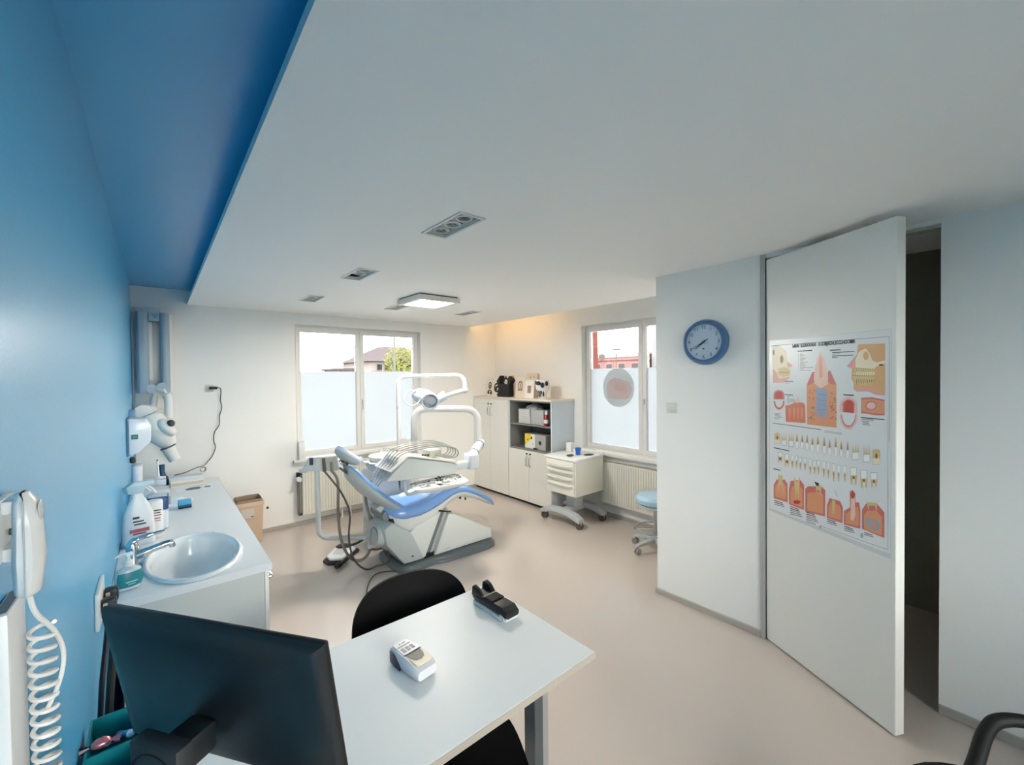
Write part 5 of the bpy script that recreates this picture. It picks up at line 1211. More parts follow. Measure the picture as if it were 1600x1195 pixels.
obj('navy_band', MB(M).box(-.056, .056, -.051, .051, .13, .215, r=.008), mat('navy', (34, 76, 130), .4), t); obj('lid', MB(M).box(-.05, .05, -.045, .045, .2152, .224, r=.004), mat('tub_lid', (190, 200, 206), .3), t)
obj('spout_cap', MB(M).box(.056, .074, -.02, .02, .15, .20, r=.006), GREY, t)
t = thing('cleaning_sponge', 'blue sponge with dark scouring layer on the counter', 'sponge', (.155, 4.13, ZC), .05); M = XF[t.name]
obj('foam', MB(M).box(-.04, .04, -.03, .03, .028, .062, r=.004), mat('foam_blue', (92, 170, 204), .8, bump=.6, bscale=300), t); obj('foam_dark', MB(M).box(-.04, .04, -.03, .03, .012, .0278, r=.002), mat('foam_teal', (20, 92, 122), .8), t); obj('scourer', MB(M).box(-.04, .04, -.03, .03, .0008, .0118, r=.001), mat('scourer', (20, 34, 60), .9), t)
t = thing('crumpled_tissue', 'crumpled white tissue lying behind the blue sponge', 'tissue', (.10, 4.30, ZC)); random.seed(5)
obj('tissue', MB().loft([[(.10+r*1.1*(1+random.uniform(-.2, .2))*math.cos(2*math.pi*i/16), 4.32+r*(1+random.uniform(-.2, .2))*math.sin(2*math.pi*i/16), ZC+z+random.uniform(0, .008)*(z > .001)) for i in range(16)] for r, z in ((.085, .0006), (.08, .015), (.055, .035), (.02, .045))]), mat('tissue', (226, 232, 236), .7), t)
tag(obj('tissue_corner', MB().loft([[(.17+.05*math.cos(2*math.pi*i/9), 4.36+.05*math.sin(2*math.pi*i/9), ZC+z) for i in range(9)] for z in (.0006, .012)]), mat('tissue', (226, 232, 236), .7)), 'small flat folded tissue next to the crumpled one', 'tissue')
def flat_box(label, x0, x1, y0, y1, z0, h, m, strip=None, name='supply_box', cat='box', rz=0.):
    cx, cy = (x0+x1)/2, (y0+y1)/2; t = thing(name, label, cat, (cx, cy, z0), rz); M = XF[t.name]
    obj('carton', MB(M).box(x0-cx, x1-cx, y0-cy, y1-cy, .0006, h, r=.003, seg=1), m, t)
    if strip: obj('printed_edge', MB(M).box(x0-cx+.004, x1-cx-.004, y0-cy-.0006, y0-cy, h*.2, h*.7), strip, t)
    return t
WB_ = mat('box_offwhite', (206, 212, 212), .45); TEALD = mat('box_teal', (26, 104, 112), .4)
flat_box('flat grey-white box with a dark slot along its side, behind the navy tub', -.10, .07, 4.42, 4.58, ZC, .105, WB_, mat('slot_grey', (140, 142, 138), .5))
flat_box('low open white box in front of the flat boxes near the blue wall', -.155, -.03, 4.20, 4.36, ZC, .085, mat('box_pale', (196, 214, 222), .45))
flat_box('flat white box with a teal edge beside the white canister', -.165, .05, 4.85, 5.02, ZC, .055, WB_, TEALD)
flat_box('white document box lying on the teal-edged box', -.15, .055, 4.86, 5.03, ZC+.056, .05, mat('box_light', (214, 220, 226), .4))
flat_box('small teal packet leaning by the blue wall behind the bottles', -.165, -.08, 4.62, 4.74, ZC, .09, TEALD)
flat_box('cream drawer tray with clear lid at the far end of the counter', .085, .335, 4.93, 5.16, ZC, .06, mat('tray_cream', (222, 218, 206), .4), mat('slot_cream', (190, 184, 170), .5), 'instrument_tray', 'tray')
obj('clear_lid', MB().box(.082, .338, 4.927, 5.163, ZC+.061, ZC+.07, r=.003), mat('lid_clear', (214, 224, 228), .1), bpy.data.objects['instrument_tray'])
obj('lid_ring', MB().torus((.345, 5.17, ZC+.10), (.3, -1, 0), .022, .008, 18, 6), mat('ring_grey', (150, 146, 140), .3, metal=.5), bpy.data.objects['instrument_tray'])
t = thing('photo_leaflet', 'white leaflet with a dark photograph lying on the counter', 'leaflet', (.255, 4.80, ZC), -.05); M = XF[t.name]
obj('sheet', MB(M).box(-.135, .135, -.085, .085, .0004, .0012), mat('leaflet_white', (224, 230, 238), .3), t); obj('photo_print', MB(M).prism([(-.06, -.05), (.03, -.06), (.05, .0), (.03, .05), (-.03, .045), (-.07, 0)], .0012, .0015, 'z'), mat('photo_dark', (70, 76, 92), .4), t); obj('photo_print', MB(M).prism([(.065, -.03), (.115, -.03), (.12, .02), (.08, .04)], .0012, .0015, 'z'), mat('photo_dark', (70, 76, 92), .4), t)
t = thing('white_canister', 'white cylindrical canister against the blue wall at the far counter end', 'canister', (-.138, 4.93, ZC+.1065)); M = XF[t.name]
obj('canister', MB(M).lathe([(.035, 0), (.036, .004), (.036, .13), (.034, .135), (.001, .135)], n=24), mat('canister_white', (220, 222, 228), .3), t); obj('canister_lid', MB(M).lathe([(.037, .1352), (.037, .15), (.001, .152)], n=24), mat('canister_lid', (190, 192, 196), .3), t)
t = thing('toothbrush_stand', 'slim white upright brush on a flat white stand', 'brush stand', (.005, 4.97, ZC+.1065)); M = XF[t.name]
obj('stand_base', MB(M).lathe([(.035, 0), (.035, .006), (.012, .014), (.008, .02)], n=20), WHITE, t); obj('brush_handle', MB(M).cyl((0, 0, .018), (-.006, 0, .155), .009, .007, n=12), WHITE, t); obj('brush_tip', MB(M).cyl((-.006, 0, .155), (-.006, 0, .165), .006, n=10), BLACK, t)
t = thing('black_plug', 'small black wall plug behind the white canister', 'plug', (L+.001, 4.86, 1.17)); obj('plug_body', MB().box(L+.0005, L+.035, 4.84, 4.88, 1.145, 1.195, r=.01), BLACK, t); obj('plug_ring', MB().torus((L+.038, 4.86, 1.165), (1, 0, 0), .010, .003, 14, 6), CHROME, t)
# towel dispenser on the blue wall
t = thing('towel_dispenser', 'white plastic paper towel dispenser with green logo on the blue wall', 'dispenser', (L, 4.55, 1.27))
obj('cover', MB().prism([(L+.03, 1.27), (L+.075, 1.29), (L+.142, 1.365), (L+.148, 1.49), (L+.12, 1.545), (L+.012, 1.555), (L+.012, 1.27)], 4.42, 4.68, 'y', r=.015, seg=3), mat('dispenser_white', (232, 233, 236), .18), t)
obj('back_plate', MB().box(L+.001, L+.0115, 4.42, 4.68, 1.262, 1.558, r=.003), mat('dispenser_grey', (90, 120, 146), .4), t)
obj('logo', MB().box(L+.028, L+.068, 4.4192, 4.42, 1.395, 1.43), mat('logo_green', (28, 110, 84), .5), t); obj('logo_print', MB().box(L+.034, L+.062, 4.4188, 4.4192, 1.408, 1.417), mat('logo_mint', (120, 190, 150), .5), t)
obj('key_slot', MB().box(L+.1475, L+.149, 4.535, 4.55, 1.42, 1.445), DGREY, t)
tag(obj('wall_box', MB().box(L+.0005, L+.04, 4.86, 5.0, 1.44, 1.60, r=.006), mat('box_blue_grey', (120, 160, 190), .4)), 'blue painted junction box on the blue wall behind the towel dispenser', 'junction box')
# x-ray arm on the back wall
XB = mat('xray_blue_grey', (150, 172, 186), .35); XW = mat('xray_white', (226, 226, 222), .25)
t = thing('xray_machine', 'folded wall-mounted dental x-ray machine in the corner by the blue wall', 'x-ray machine', (-.02, D-.1, 1.0))
def bar(name, x0, x1, z0, z1, xo):
    o = obj(name, MB().prism([(x0, D-.03), (x0, D-.14), (x0+.02, D-.165), (x1-.03, D-.165), (x1, D-.14), (x1, D-.03)], z0, z1, 'z', r=.004), XB, t)
    obj('edge_cover', MB().prism([(x1+.001, D-.135), (x1+.028, D-.11), (x1+.028, D-.03), (x1+.001, D-.03)], z0+.01 if xo else z0+.13, z1-.005 if xo else z1-.10, 'z', r=.003), XW, o); return o
bar('arm_bar', -.142, -.045, 1.725, 2.545, 0); bar('arm_bar', .045, .118, 1.725, 2.545, 1)
obj('top_joint', MB().prism([(-.044, 2.54), (-.02, 2.535), (.005, 2.49), (.03, 2.535), (.044, 2.54), (.044, 2.455), (-.044, 2.455)], D-.15, D-.05, 'y', r=.008), XB, t)
obj('lower_joint', MB().cyl((-.03, D-.16, 1.77), (-.03, D-.04, 1.77), .045, n=20), XB, t); obj('lower_joint', MB().cyl((.055, D-.17, 1.78), (.055, D-.04, 1.78), .05, n=20), XB, t)
obj('wall_plate', MB().box(-.16, .06, D-.028, D-.0005, 1.55, 2.60, r=.004), XW, t)
lk = obj('wall_link', MB().tube([(-.02, D-.10, 1.76), (-.012, D-.10, 1.68), (-.03, D-.12, 1.58), (-.09, D-.13, 1.52)], .04, 14, 5, rad=[.018]*5+[.03]*5+[.055]*6), XW, t)
obj('link_disc', MB().cyl((-.10, D-.06, 1.53), (-.10, D-.22, 1.53), .078, n=24), XW, lk)
obj('hanging_link', MB().tube([(.065, D-.16, 1.76), (.085, D-.17, 1.70), (.10, D-.18, 1.64), (.10, D-.2, 1.46)], .03, 14, 4, rad=[.016]*4+[.038]*10), XW, lk)
obj('pivot_knob', MB().ell((.108, D-.42, 1.425), .034, .045, .036), DGREY, t)
xh = obj('tube_head', MB(Matrix.Translation((.01, D-.30, 1.36)) @ Matrix.Rotation(math.radians(-28), 4, 'Y')).lathe([(.02, .17), (.08, .165), (.115, .12), (.12, .02), (.115, -.06), (.075, -.17), (.058, -.19)], n=28, sy=.95), XW, t)
obj('yoke', MB(Matrix.Translation((.075, D-.37, 1.385)) @ Matrix.Rotation(math.radians(-38), 4, 'Y')).ell((0, 0, 0), .062, .085, .105, 24, 12), XW, xh)
cm = Matrix.Translation((.01, D-.30, 1.36)) @ Matrix.Rotation(math.radians(-22), 4, 'Y')
obj('collimator_ring', MB(cm).lathe([(.062, -.19), (.066, -.193), (.066, -.2), (.06, -.203)], n=24), DGREY, xh)
obj('collimator', MB(cm).lathe([(.060, -.20), (.052, -.345), (.001, -.345)], n=24), XW, xh)
t2 = thing('cone_holder', 'dark blue cone-shaped holder standing at the far end of the counter', 'holder', (.03, 5.11, ZC))
nb = mat('navy_teal', (18, 74, 104), .4)
obj('cone', MB().lathe([(.022, .17), (.02, .11), (.028, .075), (.045, .05), (.046, .04)], (.03, 5.11, ZC+.03), n=14), nb, t2); obj('foot', MB().lathe([(.048, -.029), (.05, .0), (.048, .03), (.04, .045)], (.03, 5.11, ZC+.03), n=14), nb, t2)
tag(obj('corner_conduit', MB().box(L+.001, L+.016, D-.018, D-.001, .0, 2.55, r=.002, seg=1), mat('conduit', (170, 196, 214), .4)), 'thin white cable conduit running up the corner of the blue wall', 'conduit')
# outlet with charger and cable
t = thing('wall_outlet', 'white wall outlet with a black charger plugged in on the back wall', 'outlet', (.46, D, 1.755))
obj('plate', MB().box(.425, .50, D-.010, D-.0005, 1.715, 1.795, r=.003), mat('outlet_grey', (206, 206, 202), .4), t); obj('socket', MB().cyl((.462, D-.0102, 1.755), (.462, D-.013, 1.755), .022, n=20), GREY, t)
t = thing('charger_cable', 'black charger with a thin wavy cable hanging on the back wall', 'charger', (.49, D-.03, 1.755))
obj('charger', MB().box(.455, .53, D-.05, D-.0135, 1.742, 1.775, r=.007), BLACK, t)
obj('cable', MB().tube([(.53, D-.03, 1.76), (.558, D-.03, 1.752), (.562, D-.03, 1.70), (.556, D-.02, 1.62), (.567, D-.02, 1.53), (.545, D-.02, 1.44), (.54, D-.02, 1.34), (.495, D-.02, 1.26), (.485, D-.02, 1.17), (.50, D-.02, 1.09), (.47, D-.03, 1.0), (.43, D-.05, .95), (.38, D-.2, .93), (.30, D-.40, ZC+.085), (.20, 5.20, ZC+.083), (.12, 5.13, ZC+.083)], .0045, 6, 6), BLACK, t)
tag(obj('wall_grommet', MB().cyl((1.004, D-.0005, .296), (1.004, D-.006, .296), .014, n=12), BLACK), 'small black rubber plug low on the back wall', 'grommet')
# waste basket
t = thing('waste_basket', 'brown paper-lined waste basket on the floor beyond the counter', 'waste basket', (.79, 5.62, 0)); KR = mat('kraft', (204, 178, 152), .6, vary=.04, vscale=8)
x0, x1, y0, y1, h = .655, .915, 5.50, D-.02, .46
m_ = MB(); q = lambda k, z: [(.785+(x-.785)*k, 5.635+(y-5.635)*k, z) for x, y in ((x0, y0), (x1, y0), (x1, y1), (x0, y1))]
obj('basket_body', m_.loft([q(.88, .001), q(1, h), q(.96, h), q(.84, .01)], True, True), KR, t, smooth=0); obj('rim', MB().holed(x0-.008, x1+.006, y0-.008, y1+.006, h-.035, h+.004, [(x0+.01, x1-.01, y0+.01, y1-.01)], 'z'), mat('kraft_rim', (212, 188, 164), .5), t)
obj('liner', MB().loft([[(.785+(x-.785)*k+random.uniform(-.006, .006), 5.635+(y-5.635)*k, z+random.uniform(0, .01)) for x, y in ((x0, y0), (.785, y0), (x1, y0), (x1, 5.635), (x1, y1), (.785, y1), (x0, y1), (x0, 5.635))] for k, z in ((.93, h-.02), (.95, h+.02), (.9, h+.03), (.85, h-.05), (.8, h-.2))], False, True), mat('liner_brown', (150, 126, 104), .5), t)
obj('front_flap', MB().box(.70, .82, y0-.006, y0-.003, .29, .40), mat('flap_white', (206, 194, 184), .5), t); obj('flap_print', MB().box(.79, .815, y0-.0066, y0-.006, .30, .315), mat('flap_brown', (140, 108, 80), .5), t)
t = thing('sill_box', 'tall white box standing on the window sill behind the suction arm', 'box', (1.39, D-.02, .835)); obj('carton', MB().box(1.355, 1.425, D-.05, D+.01, .8355, 1.05, r=.004), WHITE, t); obj('lid', MB().box(1.352, 1.428, D-.053, D+.013, 1.0505, 1.058, r=.003), WHITE, t)

# ================================================================== desk and what stands on it
DX0, DX1, DY0, DY1, DZ = -.165, 1.336, 1.076, 1.814, .74
t = thing('desk', 'white rectangular desk with grey metal legs pushed against the blue wall', 'desk', (.6, 1.44, 0))
obj('desktop', MB().box(DX0, DX1, DY0, DY1, DZ-.028, DZ, r=.002, seg=1), mat('desk_white', (222, 223, 222), .38, spec=.25), t)
obj('edge_band', MB().box(DX0, DX1, DY0-.0015, DY0, DZ-.027, DZ-.001), mat('desk_edge', (168, 160, 148), .4), t)
obj('edge_band', MB().box(DX1, DX1+.0015, DY0, DY1, DZ-.027, DZ-.001), mat('desk_edge', (168, 160, 148), .4), t)
LEGM = mat('desk_leg', (150, 148, 146), .4, metal=.3)
for x in (.12, 1.085):
    for y in (1.16, 1.46):
        lg = obj('leg', MB().box(x-.037, x+.037, y-.03, y+.03, .01, DZ-.0285, r=.004, seg=1), LEGM, t)
        obj('dark_groove', MB().box(x-.0375, x+.004, y-.0312, y-.0302, .02, DZ-.04), DGREY, lg); obj('foot', MB().cyl((x, y, 0), (x, y, .0099), .022, n=14), BLACK, lg)
    obj('side_rail', MB().box(x-.02, x+.02, 1.192, 1.428, DZ-.075, DZ-.029), LEGM, t)
obj('long_rail', MB().box(.158, 1.046, 1.445, 1.475, DZ-.08, DZ-.03), LEGM, t)

# monitor, its back to the camera
MT = Vector((.574, -.819, 0)); MNN = Vector((.819, .574, 0))             # along the screen, towards the screen side
ml = Vector((-.109, 1.388, 1.32)); mr = ml+MT*.613
up = (Vector((0, 0, 1))*.30-MNN*.055).normalized()
MM = frame(ml, MT, up)                                                   # z of this frame points to the camera side
mz = MM.to_3x3() @ Vector((0, 0, 1))
t = thing('computer_monitor', 'large black computer monitor seen from behind on the desk', 'monitor', (.10, 1.10, DZ))
MBK = mat('monitor_black', (22, 27, 31), .42, bump=.05, bscale=400); MST = mat('stand_black', (40, 44, 47), .5)
W_, H_ = .613, .345
obj('bezel', MB(MM).box(0, W_, -H_, 0, -.022, -.008, r=.004), BLACK, t)
def bk(k, z): return [(W_/2+(x-W_/2)*k, -H_/2+(y+H_/2)*(k if k > .99 else k*1.02), z) for x, y in ((0, 0), (W_/2, 0), (W_, 0), (W_, -H_/2), (W_, -H_), (W_/2, -H_), (0, -H_), (0, -H_/2))]
obj('back_shell', MB(MM).loft([bk(1, -.008), bk(.995, .0), bk(.93, .014), bk(.80, .026), bk(.6, .032), bk(.35, .034)]), MBK, t, smooth=50)
obj('screen', MB(MM).box(.008, W_-.008, -H_+.02, -.008, -.0226, -.0221), mat('screen_dark', (10, 12, 15), .1), t)
SC = ml+MT*(W_/2)+up*(-.185)
CM = frame(SC+MM.to_3x3() @ Vector((0, 0, .034)), MT, (0, 0, 1)); cz = CM.to_3x3() @ Vector((0, 0, 1))
arm = obj('stand_neck', MB(CM).box(-.034, .034, -.075, -.01, -.004, .072, r=.01), MBK, t)
col = obj('stand_column', MB(CM).prism([(-.062, .012), (.062, .012), (.060, -.375), (-.060, -.375)], .070, .106, 'z', r=.006), MST, t)
base_z = DZ+.0008
bc = SC+MM.to_3x3() @ Vector((0, 0, .09))
obj('stand_base', MB(frame((bc.x, bc.y, base_z), MT, MNN)).box(-.12, .12, -.075, .13, 0, .014, r=.006), MST, t)
LG = mat('logo_dark', (4, 5, 6), .5)
obj('logo_ring', MB(CM).tube([(.052*math.cos(2*math.pi*i/36), -.042+.038*math.sin(2*math.pi*i/36), .1065) for i in range(36)], .0014, 6, closed=True), LG, col)
text('logo_text', 'DELL', .032, LG, CM @ Matrix.Translation((0, -.042, .1063)), col, bold=.0006)

# card terminals
TW = mat('terminal_white', (208, 209, 214), .35); TPU = mat('terminal_dark', (44, 38, 62), .35)
TM = Matrix.Translation((.735, 1.485, DZ)) @ Matrix.Rotation(math.radians(-82), 4, 'Z')   # +x towards the near end
t = thing('card_terminal', 'white handheld card terminal with dark side grip on the desk', 'card terminal', M=TM)
def tsec(x, w, z0, z1): return [(x, a*w, z0+(z1-z0)*b) for a, b in ((-.82, .0), (-1, .25), (-1, .75), (-.86, 1), (.86, 1), (1, .75), (1, .25), (.82, 0))]
obj('body', MB(TM).loft([tsec(-.098, .034, .03, .046), tsec(-.085, .043, .012, .056), tsec(-.03, .046, .004, .060), tsec(.03, .047, .001, .058), tsec(.08, .047, .001, .050), tsec(.098, .040, .006, .040)]), TW, t, smooth=40)
obj('side_grip', MB(TM).loft([[(x, -w-.001, z) for z in (a, b)]+[(x, -w+.004, z) for z in (b, a)] for x, w, a, b in ((-.097, .036, .020, .040), (-.08, .0455, .008, .048), (-.045, .0472, .003, .046), (-.012, .0478, .0015, .022))]), TPU, t)
kp = obj('key_panel', MB(TM).prism([(-.084, -.032), (.004, -.036), (.004, .036), (-.084, .032)], .0575, .0612, 'z', r=.001, seg=1), mat('key_panel', (206, 204, 212), .3), t)
for r in range(2):
    for c_ in range(3): obj('key', MB(TM).box(-.038+r*.016, -.028+r*.016, -.026+c_*.019, -.013+c_*.019, .0613, .0628), mat('key_grey', (120, 114, 124), .4), kp)
obj('key_strip', MB(TM).box(-.056, -.051, -.028, .028, .0613, .062), mat('key_line', (90, 84, 92), .4), kp)
obj('brand_mark', MB(TM).prism([(-.074, -.012), (-.066, -.012), (-.07, -.003)], .0613, .0618, 'z').box(-.073, -.068, .002, .016, .0613, .0618), mat('key_line', (90, 84, 92), .4), kp)
wn = obj('paper_window', MB(TM).prism([(.006, -.034), (.080, -.034), (.086, -.02), (.086, .02), (.080, .034), (.006, .034)], .0545, .0592, 'z', r=.001, seg=1), mat('paper_gold', (214, 202, 172), .4), t)
obj('paper_roll', MB(TM).loft([[(.010+a*.052, b*.030, .0593) for a, b in ((0, -1), (.5, -.9), (.85, -.6), (1, 0), (.85, .6), (.5, .9), (0, 1))], [(.010+a*.052, b*.030, .0610) for a, b in ((0, -1), (.5, -.9), (.85, -.6), (1, 0), (.85, .6), (.5, .9), (0, 1))]]), mat('roll_brown', (120, 112, 102), .5), wn)
obj('window_edge', MB(TM).box(.003, .0065, -.036, .036, .0595, .0635), DGREY, wn)
PM = Matrix.Translation((1.218, 1.585, DZ)) @ Matrix.Rotation(math.radians(-88), 4, 'Z')
t = thing('card_terminal', 'black card payment terminal with two upright fins at the desk corner', 'card terminal', M=PM)
obj('base_tray', MB(PM).loft([tsec(-.125, .036, .004, .016), tsec(-.11, .044, .001, .020), tsec(.10, .046, .001, .022), tsec(.125, .040, .006, .020)]), mat('tray_pale', (206, 212, 212), .3), t, smooth=40)
obj('terminal_body', MB(PM).loft([tsec(-.128, .036, .020, .050), tsec(-.10, .044, .018, .060), tsec(-.02, .045, .019, .062), tsec(.03, .045, .019, .055), tsec(.10, .045, .017, .058), tsec(.128, .038, .018, .045)]), BLACK, t, smooth=40)
for s in (-1, 1): obj('side_fin', MB(PM).prism([(-.128, .04), (-.122, .085), (-.105, .096), (-.075, .088), (-.045, .062), (-.045, .04)], .028*s-.007 if s > 0 else -.043, .043 if s > 0 else -.036+.008, 'y', r=.003), BLACK, t)
obj('display_cover', MB(PM).prism([(-.028, -.036), (.028, -.036), (.028, .036), (-.028, .036)], .060, .0645, 'z', r=.001, seg=1), mat('gloss_black', (12, 13, 16), .08), t)
obj('roll_cover', MB(PM).box(.034, .10, -.037, .037, .055, .0605, r=.002), BLACKM, t); obj('chrome_line', MB(PM).box(-.034, -.031, -.038, .038, .0618, .0655), STEEL, t)
obj('corner_patch', MB(PM).prism([(.085, .004), (.121, .012), (.115, .030), (.09, .034)], -.0475, -.0452, 'y'), mat('tray_pale', (206, 212, 212), .3), t)
# teal organiser by the wall
t = thing('desk_organiser', 'open teal plastic box with pens on the desk by the blue wall', 'organiser', (-.11, 1.62, DZ))
TE = mat('teal_plastic', (24, 132, 142), .3)
obj('box', MB().holed(-.168, -.048, 1.46, 1.775, DZ+.006, DZ+.10, [(-.163, -.053, 1.465, 1.60), (-.163, -.053, 1.605, 1.77)], 'z').box(-.168, -.048, 1.46, 1.775, DZ+.0006, DZ+.006), TE, t)
PB = mat('pen_blue', (40, 100, 168), .3)
for nm, lb, p0, p1, m_ in (('marker_pen', 'thick blue marker lying in the teal organiser', (-.147, 1.755, .775), (-.125, 1.645, .835), PB), ('marker_pen', 'slim light blue marker beside the thick one in the teal organiser', (-.105, 1.758, .775), (-.075, 1.65, .83), mat('pen_light', (110, 170, 214), .3))):
    q = thing(nm, lb, 'pen', p0, group='pens in the teal organiser'); a_, b_ = Vector(p0), Vector(p1)
    obj('barrel', MB().cyl(a_, a_.lerp(b_, .7), .009, n=12), m_, q); obj('cap', MB().cyl(a_.lerp(b_, .7), b_, .010, n=12), m_, q)
q = thing('wrapped_sweet', 'shiny pink wrapped sweet on the edge of the teal organiser', 'sweet', (-.14, 1.615, .835)); pk = mat('foil_pink', (200, 120, 130), .2, metal=.6)
obj('sweet', MB().ell((-.135, 1.62, .856), .022, .016, .013), pk, q); obj('wrapper_twist', MB().cyl((-.157, 1.62, .855), (-.175, 1.622, .852), .004, .012, n=8), mat('foil_dark', (34, 30, 46), .2, metal=.5), q)
obj('wrapper_twist', MB().cyl((-.113, 1.62, .855), (-.095, 1.618, .852), .004, .012, n=8), pk, q)
t = thing('computer_mouse', 'white computer mouse at the foot of the teal organiser', 'mouse', (-.075, 1.415, DZ)); obj('mouse_body', MB().ell((-.072, 1.40, DZ+.001), .032, .052, .034, z0=0.), WHITE, t); obj('scroll_wheel', MB().cyl((-.076, 1.425, DZ+.029), (-.068, 1.425, DZ+.029), .007, n=12), BLACK, t)
# socket with plugs, cables
t = thing('double_socket', 'white double wall socket on the blue wall behind the monitor', 'socket', (L, 2.19, 1.03))
obj('plate', MB().box(L+.0005, L+.013, 2.085, 2.295, .965, 1.10, r=.004), WHITE, t)
for k, y in enumerate((2.135, 2.235)): obj('socket_well', MB().cyl((L+.013, y, 1.035), (L+.0145, y, 1.035), .024, n=20), GREY, t)
for y, lb in ((2.135, 'black mains plug in the double socket, the one closer to the camera'), (2.235, 'black mains plug in the double socket, the one closer to the soap bottle')):
    q = thing('mains_plug', lb, 'plug', (L+.015, y, 1.035), group='black plugs in the double socket')
    obj('plug_body', MB().box(L+.0148, L+.056, y-.022, y+.022, 1.01, 1.06, r=.008), BLACK, q); obj('plug_highlight', MB().box(L+.020, L+.034, y-.0228, y+.0228, 1.03, 1.052, r=.003), mat('plug_shine', (190, 186, 180), .2), q)  # pale patch on each plug is its shine, put into the colour
tag(obj('power_cable', MB().tube([(L+.05, 2.13, 1.01), (L+.05, 2.07, .93), (L+.045, 2.0, .84), (L+.04, 1.93, .72), (L+.04, 1.90, .55), (L+.05, 1.90, .30), (L+.06, 1.95, .012)], .011, 8, 6), BLACKM), 'thick black power cable hanging from the double socket behind the desk', 'cable')
tag(obj('data_cable', MB().tube([(L+.03, 2.23, 1.01), (L+.025, 2.12, .90), (L+.02, 2.0, .80), (L+.018, 1.95, .66), (L+.018, 1.95, .42), (L+.03, 1.99, .012)], .008, 8, 6), mat('cable_purple', (30, 24, 44), .4)), 'thinner dark purple cable hanging along the blue wall behind the desk', 'cable')

# intercom telephone on the blue wall
t = thing('intercom_phone', 'white wall intercom telephone with coiled cord on the blue wall', 'telephone', (L, .95, 1.2))
PH = mat('phone_white', (216, 217, 216), .3)
obj('wall_duct', MB().box(L+.0005, L+.018, .90, 1.0, .95, 1.535, r=.004), PH, t)
obj('duct_opening_shade', MB().box(L+.004, L+.015, .906, .994, 1.535, 1.5362), mat('duct_shadow', (120, 124, 126), .5), t)  # flat grey plate; the shade inside the duct is put into its colour
cr = obj('cradle', MB().box(L+.0005, L+.010, .915, .995, 1.60, 1.69, r=.004), PH, t)
obj('cradle_hook', MB().box(L+.008, L+.024, .925, .975, 1.60, 1.62, r=.004), PH, cr); obj('cradle_hook', MB().box(L+.008, L+.024, .925, .975, 1.668, 1.688, r=.004), PH, cr)
obj('hook_button', MB().cyl((L+.010, .965, 1.635), (L+.015, .965, 1.635), .005, n=10), DGREY, cr)
# handset: thick bar leaning off the wall
hs_ = []
for z, xa, xb, ya, yb in ((1.546, .026, .040, .915, .945), (1.553, .021, .046, .908, .952), (1.60, .020, .050, .904, .955), (1.65, .021, .048, .906, .955), (1.685, .021, .042, .910, .953), (1.698, .025, .036, .918, .945)):
    hs_.append([(L+x, y, z) for x, y in ((xa, ya+.008), (xa+.006, ya), (xb-.008, ya), (xb, ya+.01), (xb, yb-.01), (xb-.008, yb), (xa+.006, yb), (xa, yb-.008))])
hnd = obj('handset', MB().loft(hs_), PH, t, smooth=50)
obj('handset_seam', MB().tube([(L+.034, .9035, z) for z in (1.552, 1.60, 1.65, 1.69)], .0012, 6, 3), GREY, hnd)
obj('ear_recess_shade', MB().ell((L+.0465, .932, 1.668), .0025, .014, .016), mat('phone_shade', (196, 198, 198), .35), hnd)  # raised patch, its greyer colour stands for shade in the earpiece hollow
pts = []
for i in range(190):
    a = i/190*2*math.pi*13.5; s = i/189; pts.append((L+.036+.014*math.cos(a), .985+.014*math.sin(a)+.015*s, 1.475-.27*s))
obj('coiled_cord', MB().tube(pts, .0033, 7), mat('cord_white', (220, 220, 218), .35), t)
obj('straight_cord', MB().tube([(L+.033, .93, 1.547), (L+.037, .945, 1.51), (L+.050, .985, 1.46), (L+.056, 1.01, 1.41), (L+.052, 1.0, 1.37), (L+.038, .985, 1.335)], .0033, 7, 6), mat('cord_white', (220, 220, 218), .35), t)

